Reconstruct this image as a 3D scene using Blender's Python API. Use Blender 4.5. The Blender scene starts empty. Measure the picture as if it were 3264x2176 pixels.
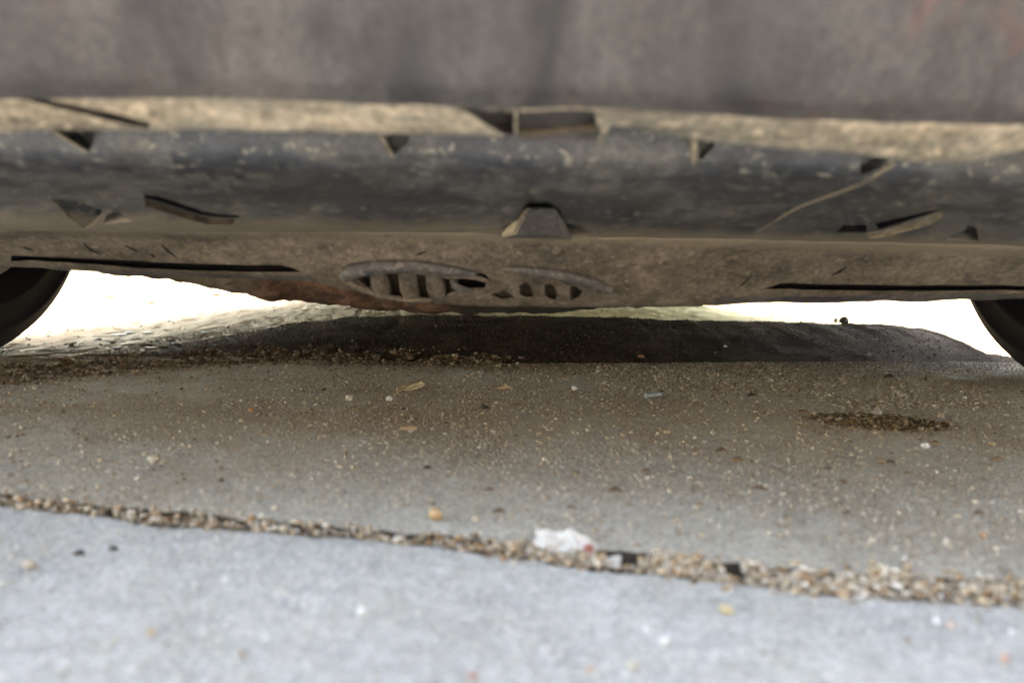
import bpy, bmesh, math, random
import numpy as np
from mathutils import Vector, Matrix, noise
from mathutils.bvhtree import BVHTree
from mathutils.geometry import delaunay_2d_cdt

random.seed(7)
rng = np.random.default_rng(7)
S = bpy.context.scene
C = S.collection

# ------------------------------------------------------------------ camera, sky, sun, exposure
F, CX, CY = 2465.0, 1632.0, 1088.0                  # focal length and centre in photograph pixels
HC = 0.13                                            # the lens is a hand's breadth above the concrete
PITCH, ROLL = math.radians(5.05), math.radians(1.5)
cam_d = bpy.data.cameras.new('camera')
cam = bpy.data.objects.new('camera', cam_d)
C.objects.link(cam)
ROT = Matrix.Rotation(math.pi / 2 - PITCH, 3, 'X') @ Matrix.Rotation(ROLL, 3, 'Z')
cam.matrix_world = Matrix.Translation((0, 0, HC)) @ ROT.to_4x4()
cam_d.sensor_width = 36.0
cam_d.lens = F / 3264 * 36.0
cam_d.clip_start, cam_d.clip_end = 0.01, 2000
cam_d.dof.use_dof = True
cam_d.dof.focus_distance = 1.05
cam_d.dof.aperture_fstop = cam_d.lens / 4.4          # a 4.4 mm wide pupil
cam_d.dof.aperture_blades = 0
S.camera = cam

SUN_EL, SUN_AZ = math.radians(52), math.radians(-10)  # behind the car, a touch to the left
W = bpy.data.worlds.new('World')
S.world = W
W.use_nodes = True
nt = W.node_tree
bg = nt.nodes['Background']
sky = nt.nodes.new('ShaderNodeTexSky')
sky.sky_type = 'NISHITA'
sky.sun_disc = False
sky.sun_elevation = SUN_EL
sky.sun_rotation = SUN_AZ
sky.air_density, sky.dust_density, sky.ozone_density = 1.0, 1.5, 1.0
nt.links.new(sky.outputs[0], bg.inputs[0])
bg.inputs[1].default_value = 0.15
sun_d = bpy.data.lights.new('sun', 'SUN')
sun_d.energy = 3.0
sun_d.angle = math.radians(0.53)
sun_d.color = (1.0, 0.95, 0.87)
sun = bpy.data.objects.new('sun', sun_d)
C.objects.link(sun)
sd = Vector((math.sin(SUN_AZ) * math.cos(SUN_EL), math.cos(SUN_AZ) * math.cos(SUN_EL), math.sin(SUN_EL)))
sun.rotation_euler = sd.to_track_quat('Z', 'Y').to_euler()
sun.location = (0, 6, 8)
S.view_settings.view_transform = 'Standard'
S.view_settings.look = 'None'
S.view_settings.gamma = 1
S.view_settings.use_curve_mapping = False
S.view_settings.exposure = 4.65                       # exposed for the shade in front of the car
S.view_settings.use_white_balance = True             # and balanced for it
S.view_settings.white_balance_temperature = 9300
S.view_settings.white_balance_tint = 8
S.render.engine = 'CYCLES'
S.cycles.max_bounces = 8
S.cycles.diffuse_bounces = 6
S.cycles.use_denoising = True

# ------------------------------------------------------------------ measuring helpers
def ray(px, row):
    return (ROT @ Vector(((px - CX) / F, -(row - CY) / F, -1.0))).normalized()

def at_y(px, row, y):
    d = ray(px, row)
    return Vector((0, 0, HC)) + d * (y / d.y)

def on_z(px, row, z=0.0):
    d = ray(px, row)
    return Vector((0, 0, HC)) + d * ((z - HC) / d.z)

def lerp_curve(pts, xs):
    pts = sorted(pts)
    return np.interp(xs, [p[0] for p in pts], [p[1] for p in pts])

# ------------------------------------------------------------------ materials
def M(name):
    m = bpy.data.materials.new(name)
    m.use_nodes = True
    n = m.node_tree.nodes
    return m, m.node_tree, n['Principled BSDF']

def nd(t, kind, **kw):
    n = t.nodes.new(kind)
    for k, v in kw.items():
        if k.startswith('i_'):
            key = k[2:]
            n.inputs[int(key) if key.isdigit() else key.replace('_', ' ').title() if key not in n.inputs else key].default_value = v
        else:
            setattr(n, k, v)
    return n

def ramp(t, src, stops):
    r = t.nodes.new('ShaderNodeValToRGB')
    e = r.color_ramp.elements
    while len(e) < len(stops):
        e.new(0.5)
    for q, (p, c) in zip(e, stops):
        q.position = p
        q.color = c if len(c) == 4 else (*c, 1)
    t.links.new(src, r.inputs[0])
    return r.outputs[0]

def g(v):
    return (v, v, v, 1)

def coords(t, scale=(1, 1, 1)):
    tc = t.nodes.new('ShaderNodeTexCoord')
    mp = t.nodes.new('ShaderNodeMapping')
    mp.inputs['Scale'].default_value = scale
    t.links.new(tc.outputs['Object'], mp.inputs[0])
    return mp.outputs[0]

def noise_tex(t, scale, detail=5, rough=0.6, stretch=(1, 1, 1), dist=0.0):
    n = t.nodes.new('ShaderNodeTexNoise')
    n.inputs['Scale'].default_value = scale
    n.inputs['Detail'].default_value = detail
    n.inputs['Roughness'].default_value = rough
    n.inputs['Distortion'].default_value = dist
    t.links.new(coords(t, stretch), n.inputs['Vector'])
    return n.outputs['Fac']

def mix(t, fac, a, b, mode='MIX'):
    m = t.nodes.new('ShaderNodeMix')
    m.data_type = 'RGBA'
    m.blend_type = mode
    for sock, v in ((0, fac), (6, a), (7, b)):
        if hasattr(v, 'is_linked'):
            t.links.new(v, m.inputs[sock])
        elif isinstance(v, (int, float)):
            m.inputs[sock].default_value = v
        else:
            m.inputs[sock].default_value = v if len(v) == 4 else (*v, 1)
    return m.outputs[2]

def mul(t, a, b):
    m = t.nodes.new('ShaderNodeMath')
    m.operation = 'MULTIPLY'
    for i, v in enumerate((a, b)):
        if hasattr(v, 'is_linked'):
            t.links.new(v, m.inputs[i])
        else:
            m.inputs[i].default_value = v
    return m.outputs[0]

def bump(t, p, h, strength, dist):
    b = t.nodes.new('ShaderNodeBump')
    b.inputs['Strength'].default_value = strength
    b.inputs['Distance'].default_value = dist
    t.links.new(h, b.inputs['Height'])
    prev = p.inputs['Normal']
    if prev.is_linked:
        t.links.new(prev.links[0].from_socket, b.inputs['Normal'])
    t.links.new(b.outputs[0], prev)

def dusty_plastic(name, base, dust, amount, rough=0.55, streak=(1, 1, 1), spots=True, red=False, dscale=9, spec=0.5, con=1.0):
    """black plastic under road dust: base and dust colour, amount 0..1 of dust cover"""
    m, t, p = M(name)
    n1 = noise_tex(t, dscale, 7, 0.68, streak)
    d = ramp(t, n1, [(max(0.0, 0.62 - amount * 0.62), g(0)), (min(1.0, 1.0 - amount * 0.52), g(1))])
    col = mix(t, d, base, dust)
    n2 = noise_tex(t, 55, 6, 0.7, streak)
    v = ramp(t, n2, [(0.3, g(1 - 0.45 * con)), (0.7, g(1 + 0.4 * con))])
    col = mix(t, 1.0, col, v, 'MULTIPLY')
    n6 = noise_tex(t, 240, 4, 0.75)
    col = mix(t, 1.0, col, ramp(t, n6, [(0.32, g(1 - 0.4 * con)), (0.68, g(1 + 0.4 * con))]), 'MULTIPLY')
    n7 = noise_tex(t, 7, 4, 0.6, (0.5, 1, 1))
    col = mix(t, 1.0, col, ramp(t, n7, [(0.3, g(0.75)), (0.7, g(1.25))]), 'MULTIPLY')
    if spots:                                          # splashes of dried mud
        n3 = noise_tex(t, 120, 3, 0.5, (1, 1, 1.6), 0.4)
        s = ramp(t, n3, [(0.61, g(0)), (0.66, g(0.7))])
        col = mix(t, s, col, dust)
        n8 = noise_tex(t, 180, 2, 0.5, (0.8, 1, 1), 0.3)
        s = ramp(t, n8, [(0.625, g(0)), (0.67, g(0.9))])
        col = mix(t, s, col, tuple(min(0.6, k * 1.25) for k in dust))
    if red:                                            # rubbed-off red paint
        n4 = noise_tex(t, 34, 4, 0.6, (1, 1, 0.3), 0.6)
        s = ramp(t, n4, [(0.60, g(0)), (0.72, g(0.4))])
        col = mix(t, s, col, (0.11, 0.045, 0.038))
        n5 = noise_tex(t, 20, 3, 0.5, (1, 1, 0.35), 0.3)
        s = ramp(t, n5, [(0.34, g(0.8)), (0.46, g(0))])
        col = mix(t, s, col, (0.012, 0.013, 0.016))
    t.links.new(col, p.inputs['Base Color'])
    rr = ramp(t, d, [(0, g(rough)), (1, g(0.92))])
    t.links.new(rr, p.inputs['Roughness'])
    p.inputs['Specular IOR Level'].default_value = spec
    bump(t, p, noise_tex(t, 260, 5, 0.7), 0.35, 0.0012)
    bump(t, p, noise_tex(t, 30, 5, 0.6, streak), 0.25, 0.004)
    return m

MAT = {}
MAT['bumper'] = dusty_plastic('scratched black bumper plastic', (0.021, 0.0225, 0.025), (0.068, 0.063, 0.062), 0.5, 0.55, (1, 1, 0.16), False, True, 9, 0.4, 0.7)
MAT['ledge'] = dusty_plastic('tan dust on plastic edge', (0.125, 0.125, 0.108), (0.35, 0.295, 0.22), 0.50, 0.8, (0.35, 1, 1.3), True, False, 30, 0.2, 1.2)
MAT['valance'] = dusty_plastic('dark speckled underside plastic', (0.031, 0.035, 0.043), (0.14, 0.135, 0.115), 0.26, 0.42, (1, 1, 1), True, False, 14, 0.6)
MAT['dam'] = dusty_plastic('brown dusty air dam plastic', (0.043, 0.039, 0.035), (0.142, 0.120, 0.097), 0.66, 0.75, (1, 1, 1.4), True, False, 22, 0.25)
def ridge_dust(m, lo=0.1555, hi=0.161, top=0.8):
    t = m.node_tree
    p = t.nodes['Principled BSDF']
    tc = t.nodes.new('ShaderNodeTexCoord')
    sp = t.nodes.new('ShaderNodeSeparateXYZ')
    t.links.new(tc.outputs['Object'], sp.inputs[0])
    n = noise_tex(t, 30, 5, 0.7)
    a = t.nodes.new('ShaderNodeMath')
    a.operation = 'MULTIPLY_ADD'
    a.inputs[1].default_value = 0.010
    t.links.new(n, a.inputs[0])
    t.links.new(sp.outputs['Z'], a.inputs[2])
    k = t.nodes.new('ShaderNodeMapRange')
    k.inputs['From Min'].default_value, k.inputs['From Max'].default_value = lo, hi
    k.inputs['To Max'].default_value = top
    t.links.new(a.outputs[0], k.inputs[0])
    old = p.inputs['Base Color'].links[0].from_socket
    t.links.new(mix(t, k.outputs[0], old, (0.205, 0.176, 0.134)), p.inputs['Base Color'])
ridge_dust(MAT['dam'])
ridge_dust(MAT['valance'], 0.1695, 0.1645, 0.7)
MAT['dam_dark'] = dusty_plastic('shaded brown plastic', (0.025, 0.022, 0.019), (0.075, 0.060, 0.045), 0.6, 0.8, (1, 1, 1), False, False, 40, 0.2)  # darker copy of the dam plastic, recess shade put into its colour
MAT['dust_light'] = dusty_plastic('pale dusty plastic edge', (0.13, 0.12, 0.095), (0.24, 0.205, 0.155), 0.8, 0.85, (1, 1, 1), False, False, 20, 0.2)
MAT['lip'] = dusty_plastic('grey lower lip plastic', (0.036, 0.038, 0.045), (0.115, 0.105, 0.10), 0.45, 0.5, (1, 1, 1), True, False, 30, 0.5)

def rust_mat():
    m, t, p = M('flaking red brown rust')
    n = noise_tex(t, 60, 8, 0.75, (0.7, 1, 1), 0.3)
    rust = ramp(t, n, [(0.30, (0.018, 0.010, 0.007)), (0.46, (0.075, 0.036, 0.023)), (0.58, (0.175, 0.088, 0.058)), (0.74, (0.29, 0.195, 0.145))])
    dirt = ramp(t, n, [(0.3, (0.016, 0.013, 0.011)), (0.7, (0.040, 0.032, 0.025))])
    tc = t.nodes.new('ShaderNodeTexCoord')
    sp = t.nodes.new('ShaderNodeSeparateXYZ')
    t.links.new(tc.outputs['Object'], sp.inputs[0])
    wob = t.nodes.new('ShaderNodeMath')
    wob.operation = 'MULTIPLY_ADD'
    wob.inputs[1].default_value = 0.08
    t.links.new(noise_tex(t, 25, 5, 0.7), wob.inputs[0])
    t.links.new(sp.outputs['X'], wob.inputs[2])
    mr = t.nodes.new('ShaderNodeMapRange')               # corrosion starts where the paint has worn off
    mr.inputs['From Min'].default_value, mr.inputs['From Max'].default_value = -0.015, -0.045
    t.links.new(wob.outputs[0], mr.inputs[0])
    m2 = t.nodes.new('ShaderNodeMapRange')
    m2.inputs['From Min'].default_value, m2.inputs['From Max'].default_value = -0.25, -0.22
    t.links.new(wob.outputs[0], m2.inputs[0])
    m3 = t.nodes.new('ShaderNodeMapRange')
    m3.inputs['From Min'].default_value, m3.inputs['From Max'].default_value = -0.20, -0.24
    t.links.new(wob.outputs[0], m3.inputs[0])
    dirt = mix(t, m3.outputs[0], dirt, ramp(t, n, [(0.3, (0.085, 0.066, 0.05)), (0.7, (0.17, 0.135, 0.10))]))
    col = mix(t, mul(t, mr.outputs[0], m2.outputs[0]), dirt, rust)
    t.links.new(col, p.inputs['Base Color'])
    p.inputs['Roughness'].default_value = 0.95
    bump(t, p, noise_tex(t, 150, 8, 0.75), 0.9, 0.006)
    return m
MAT['rust'] = rust_mat()

def plain(name, col, rough=0.6, var=0.25, scale=40, bmp=0.0, metal=0.0, spec=0.5):
    m, t, p = M(name)
    n = noise_tex(t, scale, 6, 0.65)
    v = ramp(t, n, [(0.25, g(1 - var)), (0.75, g(1 + var))])
    t.links.new(mix(t, 1.0, (*col, 1), v, 'MULTIPLY'), p.inputs['Base Color'])
    p.inputs['Roughness'].default_value = rough
    p.inputs['Metallic'].default_value = metal
    p.inputs['Specular IOR Level'].default_value = spec
    if bmp:
        bump(t, p, noise_tex(t, scale * 4, 6, 0.7), 0.6, bmp)
    return m

MAT['tyre'] = plain('black tyre rubber', (0.0034, 0.0042, 0.0078), 0.85, 0.3, 30, 0.0008, 0, 0.12)
MAT['rim'] = plain('dull steel wheel', (0.10, 0.10, 0.11), 0.5, 0.3, 20, 0, 0.6)
MAT['under'] = plain('black underbody coating', (0.022, 0.022, 0.024), 0.85, 0.3, 12, 0.002, 0, 0.3)
MAT['void'] = plain('black hollow', (0.006, 0.006, 0.008), 0.95, 0.2, 12, 0, 0, 0.1)  # depth shade of the slots painted black; also colours the scratches
MAT['paint'] = plain('grey car paint', (0.22, 0.225, 0.23), 0.3, 0.04, 3)
MAT['glass'] = plain('dark car glass', (0.012, 0.014, 0.016), 0.06, 0.05, 3)
MAT['lamp'] = plain('clear lamp cover', (0.55, 0.56, 0.58), 0.12, 0.05, 3)
MAT['paper'] = plain('white crumpled paper', (0.385, 0.372, 0.355), 0.85, 0.15, 90)
MAT['redprint'] = plain('faded red print', (0.27, 0.09, 0.07), 0.8, 0.15, 60)
MAT['wire'] = plain('dull grey metal', (0.20, 0.22, 0.25), 0.45, 0.2, 60, 0, 0.5)
MAT['leaf'] = plain('dry brown leaf', (0.11, 0.066, 0.040), 0.8, 0.4, 80)
MAT['darkleaf'] = plain('blackened leaf crumb', (0.030, 0.022, 0.016), 0.85, 0.4, 80)
MAT['straw'] = plain('orange straw', (0.20, 0.12, 0.06), 0.8, 0.3, 80)

def concrete(name, a, b, dust, dust_lo, dust_hi, dscale=7, stain=True, rough=0.9):
    m, t, p = M(name)
    n = noise_tex(t, 5, 8, 0.65)
    col = mix(t, ramp(t, n, [(0.3, g(0)), (0.7, g(1))]), a, b)
    f = noise_tex(t, 170, 6, 0.75)
    col = mix(t, 1.0, col, ramp(t, f, [(0.25, g(0.72)), (0.75, g(1.22))]), 'MULTIPLY')
    f3 = noise_tex(t, 65, 5, 0.7)
    col = mix(t, 1.0, col, ramp(t, f3, [(0.3, g(0.78)), (0.7, g(1.18))]), 'MULTIPLY')
    d = ramp(t, noise_tex(t, dscale, 8, 0.72, (1, 1, 1), 0.3), [(dust_lo, g(0)), (dust_hi, g(1))])
    col = mix(t, d, col, dust)
    f2 = noise_tex(t, 420, 4, 0.8)
    col = mix(t, 1.0, col, ramp(t, f2, [(0.3, g(0.5)), (0.72, g(1.4))]), 'MULTIPLY')
    if stain:
        s = ramp(t, noise_tex(t, 26, 5, 0.6, (0.6, 1, 1), 0.5), [(0.66, g(0)), (0.76, g(0.6))])
        col = mix(t, s, col, (0.075, 0.065, 0.052))
    t.links.new(col, p.inputs['Base Color'])
    p.inputs['Roughness'].default_value = rough
    p.inputs['Specular IOR Level'].default_value = 0.25
    bump(t, p, noise_tex(t, 450, 5, 0.8), 1.0, 0.0026)
    bump(t, p, noise_tex(t, 60, 6, 0.7), 0.5, 0.004)
    return m

MAT['slab_near'] = concrete('blue grey concrete', (0.44, 0.437, 0.438), (0.54, 0.536, 0.534), (0.46, 0.435, 0.39), 0.46, 0.80, 14, False)
MAT['slab_mid'] = concrete('sandy grey concrete', (0.45, 0.44, 0.415), (0.54, 0.525, 0.495), (0.42, 0.355, 0.28), 0.34, 0.75, 6, True)
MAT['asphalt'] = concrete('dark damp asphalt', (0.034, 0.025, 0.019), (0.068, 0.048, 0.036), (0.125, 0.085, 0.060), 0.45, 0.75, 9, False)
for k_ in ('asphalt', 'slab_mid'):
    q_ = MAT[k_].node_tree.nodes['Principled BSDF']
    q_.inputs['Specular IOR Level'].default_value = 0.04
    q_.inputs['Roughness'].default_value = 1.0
MAT['soil'] = concrete('brown joint soil', (0.15, 0.125, 0.095), (0.24, 0.205, 0.16), (0.36, 0.315, 0.255), 0.4, 0.7, 40, False)

MAT['edge_shade'] = plain('black joint shade', (0.035, 0.028, 0.022), 1.0, 0.4, 120, 0.002, 0, 0.1)

def earth_mat():
    m, t, p = M('pale trodden earth')
    n = noise_tex(t, 3.2, 8, 0.68, (1.6, 0.6, 1), 0.4)
    col = ramp(t, n, [(0.30, (0.27, 0.205, 0.130)), (0.5, (0.36, 0.285, 0.190)), (0.72, (0.41, 0.335, 0.235))])
    f = noise_tex(t, 80, 7, 0.8, (1.6, 0.7, 1))
    col = mix(t, 1.0, col, ramp(t, f, [(0.25, g(0.55)), (0.75, g(1.3))]), 'MULTIPLY')
    # damp brown soil in front, dry pale earth further back
    tc2 = t.nodes.new('ShaderNodeTexCoord')
    sp = t.nodes.new('ShaderNodeSeparateXYZ')
    t.links.new(tc2.outputs['Object'], sp.inputs[0])
    wob = t.nodes.new('ShaderNodeMath')
    wob.operation = 'MULTIPLY_ADD'
    wob.inputs[1].default_value = 0.9
    t.links.new(noise_tex(t, 7, 6, 0.7, (2.0, 0.6, 1), 0.3), wob.inputs[0])
    t.links.new(sp.outputs['Y'], wob.inputs[2])
    br = ramp(t, noise_tex(t, 60, 6, 0.75, (1.5, 0.8, 1)), [(0.3, (0.085, 0.062, 0.042)), (0.7, (0.22, 0.17, 0.12))])
    mr = t.nodes.new('ShaderNodeMapRange')
    mr.inputs['From Min'].default_value, mr.inputs['From Max'].default_value = 1.75, 1.45
    t.links.new(wob.outputs[0], mr.inputs[0])
    col = mix(t, mr.outputs[0], col, br)
    # a patch of ochre clay on the right behind the ramp
    tc = t.nodes.new('ShaderNodeTexCoord')
    vm = t.nodes.new('ShaderNodeVectorMath')
    vm.operation = 'DISTANCE'
    vm.inputs[1].default_value = (0.42, 3.0, 0.0)
    t.links.new(tc.outputs['Object'], vm.inputs[0])
    k = ramp(t, vm.outputs['Value'], [(0.55, g(1)), (0.95, g(0))])
    clay = ramp(t, noise_tex(t, 9, 7, 0.7, (3.0, 0.5, 1), 0.5), [(0.30, (0.11, 0.075, 0.03)), (0.46, (0.33, 0.255, 0.125)), (0.7, (0.42, 0.34, 0.20))])
    col = mix(t, k, col, clay)
    t.links.new(col, p.inputs['Base Color'])
    p.inputs['Roughness'].default_value = 0.95
    p.inputs['Specular IOR Level'].default_value = 0.15
    bump(t, p, noise_tex(t, 160, 6, 0.8), 0.7, 0.004)
    return m
MAT['earth'] = earth_mat()

def grain_mat(name, stops, island=True, rough=0.85):
    m, t, p = M(name)
    if island:
        src = t.nodes.new('ShaderNodeNewGeometry').outputs['Random Per Island']
    else:
        src = t.nodes.new('ShaderNodeObjectInfo').outputs['Random']
    col = ramp(t, src, stops)
    f = noise_tex(t, 300 if island else 90, 4, 0.7)
    col = mix(t, 1.0, col, ramp(t, f, [(0.3, g(0.75)), (0.7, g(1.2))]), 'MULTIPLY')
    t.links.new(col, p.inputs['Base Color'])
    p.inputs['Roughness'].default_value = rough
    p.inputs['Specular IOR Level'].default_value = 0.3
    return m

SANDY = [(0.0, (0.11, 0.08, 0.055)), (0.25, (0.24, 0.195, 0.145)), (0.55, (0.37, 0.31, 0.245)), (0.85, (0.43, 0.38, 0.315)), (0.992, (0.45, 0.405, 0.345)), (1.0, (0.62, 0.60, 0.57))]
PEBBLE = [(0.0, (0.06, 0.045, 0.032)), (0.12, (0.22, 0.12, 0.055)), (0.3, (0.30, 0.22, 0.145)), (0.55, (0.36, 0.29, 0.205)), (0.7, (0.23, 0.20, 0.17)), (0.9, (0.38, 0.33, 0.265)), (1.0, (0.48, 0.45, 0.41))]
BROWN = [(0.0, (0.04, 0.026, 0.017)), (0.4, (0.10, 0.068, 0.043)), (0.75, (0.17, 0.12, 0.08)), (1.0, (0.26, 0.205, 0.145))]
MAT['sand'] = grain_mat('sand grains', SANDY)
MAT['pebble_mix'] = grain_mat('pebble colours loose', PEBBLE)
MAT['pebble'] = grain_mat('pebble colours', PEBBLE, False, 0.6)
MAT['clod'] = grain_mat('brown clod colours', BROWN)
MAT['clod_single'] = grain_mat('brown clod', BROWN, False)
STONE = {}
def stone(col, rough=0.7):
    k = tuple(col)
    if k not in STONE:
        STONE[k] = plain('stone', col, rough, 0.22, 120, 0.0006)
    return STONE[k]

# ------------------------------------------------------------------ object helpers
def link(name, me, mat, parent=None, smooth=True):
    o = bpy.data.objects.new(name, me)
    C.objects.link(o)
    if mat is not None and not me.materials:
        me.materials.append(mat)
    if smooth:
        me.polygons.foreach_set('use_smooth', [True] * len(me.polygons))
    if parent:
        o.parent = parent
        o.matrix_parent_inverse = parent.matrix_world.inverted()
    return o

def tag(o, label=None, cat=None, group=None, kind=None):
    for k, v in (('label', label), ('category', cat), ('group', group), ('kind', kind)):
        if v:
            o[k] = v
    return o

def mesh_from(name, verts, faces):
    me = bpy.data.meshes.new(name)
    me.from_pydata([tuple(v) for v in verts], [], faces)
    me.update()
    return me

def bm_obj(name, bm, mat, parent=None, smooth=True):
    me = bpy.data.meshes.new(name)
    bmesh.ops.recalc_face_normals(bm, faces=bm.faces)
    bm.to_mesh(me)
    bm.free()
    return link(name, me, mat, parent, smooth)

def tube(bm, pts, radii, n=8, flat=1.0):
    rings = []
    for i, p in enumerate(pts):
        a = pts[max(i - 1, 0)]
        b = pts[min(i + 1, len(pts) - 1)]
        d = (b - a).normalized()
        s = d.cross(Vector((0, 0.3, 1))).normalized()
        u = s.cross(d).normalized()
        r = radii[i] if hasattr(radii, '__len__') else radii
        rings.append([bm.verts.new(p + s * r * math.cos(2 * math.pi * k / n) + u * r * flat * math.sin(2 * math.pi * k / n)) for k in range(n)])
    for a, b in zip(rings, rings[1:]):
        for k in range(n):
            bm.faces.new((a[k], a[(k + 1) % n], b[(k + 1) % n], b[k]))
    bm.faces.new(rings[0])
    bm.faces.new(rings[-1][::-1])

def smooth_path(pts, n=4):
    out = []
    for i in range(len(pts) - 1):
        p0, p1, p2, p3 = pts[max(i - 1, 0)], pts[i], pts[i + 1], pts[min(i + 2, len(pts) - 1)]
        for k in range(n):
            t = k / n
            out.append(0.5 * ((2 * p1) + (p2 - p0) * t + (2 * p0 - 5 * p1 + 4 * p2 - p3) * t * t + (3 * p1 - p0 - 3 * p2 + p3) * t ** 3))
    out.append(pts[-1])
    return out

def in_poly(x, y, poly):
    c = False
    j = len(poly) - 1
    for i in range(len(poly)):
        xi, yi = poly[i]
        xj, yj = poly[j]
        if (yi > y) != (yj > y) and x < (xj - xi) * (y - yi) / (yj - yi) + xi:
            c = not c
        j = i
    return c

# ------------------------------------------------------------------ the ground
def slab_line(pts, z):
    return sorted([(on_z(px, r, z).x, on_z(px, r, z).y) for px, r in pts])

Z1, Z2 = 0.0, 0.0016
NEAR_EDGE = slab_line([(-900, 1480), (0, 1606), (300, 1645), (560, 1682), (900, 1702), (1200, 1722), (1650, 1785), (2000, 1830), (2300, 1862), (2600, 1893), (3264, 1935), (4300, 2010)], Z1)
FAR_EDGE = slab_line([(-900, 1450), (0, 1572), (300, 1612), (600, 1636), (900, 1668), (1200, 1690), (1700, 1738), (1950, 1755), (2300, 1797), (2700, 1828), (3264, 1862), (4300, 1930)], Z2)
FOOT = slab_line([(-900, 1090), (0, 1140), (450, 1137), (1000, 1140), (1468, 1160), (2100, 1157), (2700, 1153), (3090, 1153), (3400, 1163), (4200, 1190)], Z2)

def ye(line, x):
    return float(np.interp(x, [p[0] for p in line], [p[1] for p in line]))

def fbm(x, y, s, o=4):
    return noise.fractal(Vector((x * s, y * s, 0.0)), 0.8, 2.1, o)

def slab(name, lo, hi, z, mat, jl, jh, x0, x1, step, thick=0.06, rough=0.0006):
    """concrete slab between two lines y=lo(x) and y=hi(x), with broken edges"""
    xs = np.concatenate([np.linspace(x0, -0.7, 24)[:-1], np.arange(-0.7, 0.7, step), np.linspace(0.7, x1, 24)])
    rows = 46
    verts, faces = [], []
    nx = len(xs)
    vv = np.concatenate([[0, 0, 0], np.linspace(0, 1, rows), [1, 1, 1]])
    for j, v in enumerate(vv):
        for x in xs:
            a = lo(x) + jl * fbm(x, 3.1, 70, 5)
            b = hi(x) + jh * fbm(x, 7.7, 55, 5)
            y = a + (b - a) * v
            zz = z + rough * fbm(x, y, 22, 4) + 0.0006 * fbm(x, y, 4, 3)
            if j == 0 or j == len(vv) - 1:
                zz = z - thick
            elif j in (1, len(vv) - 2):
                zz -= 0.0014
            elif j == 2:
                y = a + 0.0010
            elif j == len(vv) - 3:
                y = b - 0.0010
            elif j == 3:
                y = a + 0.0024
            elif j == len(vv) - 4:
                y = b - 0.0024
            verts.append((x, y, zz))
    for j in range(len(vv) - 1):
        for i in range(nx - 1):
            q = j * nx + i
            faces.append((q, q + 1, q + 1 + nx, q + nx))
    o = link(name, mesh_from(name, verts, faces), mat)
    o.data.materials.append(MAT['edge_shade'])           # joint shade painted as colour on the broken edges
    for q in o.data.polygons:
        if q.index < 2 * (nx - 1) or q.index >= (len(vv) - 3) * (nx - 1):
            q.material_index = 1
    tag(o, kind='structure')
    return o

PIT = on_z(2800, 1345, Z2)                           # round drain hole choked with grit
slab_a = slab('pavement', lambda x: -2.6, lambda x: ye(NEAR_EDGE, x), Z1, MAT['slab_near'], 0, 0.004, -2.2, 2.2, 0.004)
slab_b = slab('driveway', lambda x: ye(FAR_EDGE, x), lambda x: ye(FOOT, x) + 0.02, Z2, MAT['slab_mid'], 0.0045, 0.01, -2.2, 2.2, 0.005)

GAPS = [tuple(on_z(p, 1700 + 40 * (p - 1700) / 600, 0).x for p in ab) for ab in ((1900, 2005), (2245, 2310))]
def gap(x):
    return any(a < x < b for a, b in GAPS)
# joint soil, a strip a little under the slab tops
v, f = [], []
xs = np.linspace(-0.9, 0.9, 220)
for i, x in enumerate(xs):
    a, b = ye(NEAR_EDGE, x) - 0.01, ye(FAR_EDGE, x) + 0.01
    for k in range(4):
        y = a + (b - a) * k / 3
        v.append((x, y, -0.0030 + 0.0015 * fbm(x, y, 60) - (0.02 if k >= 1 and gap(x) else 0)))
    if i:
        for k in range(3):
            q = (i - 1) * 4 + k
            f.append((q, q + 1, q + 5, q + 4))
tag(link('joint_soil_floor', mesh_from('joint_soil_floor', v, f), MAT['soil']), kind='structure')

# dark asphalt hump: foot line, crest line, back line
CREST = [(-400, 1140, 0.98, 0), (200, 1142, 1.05, 0), (435, 1134, 1.10, 0), (608, 1092, 1.24, 0), (795, 1060, 1.34, 0), (912, 1036, 1.42, 0), (1100, 1013, 1.50, 0), (1327, 1006, 1.54, 0),
         (1514, 1006, 1.56, 0), (1935, 1011, 1.58, 0), (2100, 1019, 1.58, 0), (2446, 1026, 1.58, 0), (2595, 1033, 1.58, 0), (2743, 1031, 1.57, 0),
         (2842, 1036, 1.56, 0), (2941, 1050, 1.53, 0), (2981, 1078, 1.50, 0), (3030, 1100, 1.46, 0), (3055, 1125, 1.42, 0), (3110, 1148, 1.38, 0), (3223, 1157, 1.36, 0), (3300, 1178, 1.34, 0)]
cp = [at_y(a, b, c) for a, b, c, _ in CREST]
cx = np.array([p.x for p in cp])
order = np.argsort(cx)
cx, cyy, cz = cx[order], np.array([p.y for p in cp])[order], np.array([p.z for p in cp])[order]
HX0, HX1 = -0.535, 0.98
v, f = [], []
xs = np.arange(HX0, HX1, 0.006)
ND = 26
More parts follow.
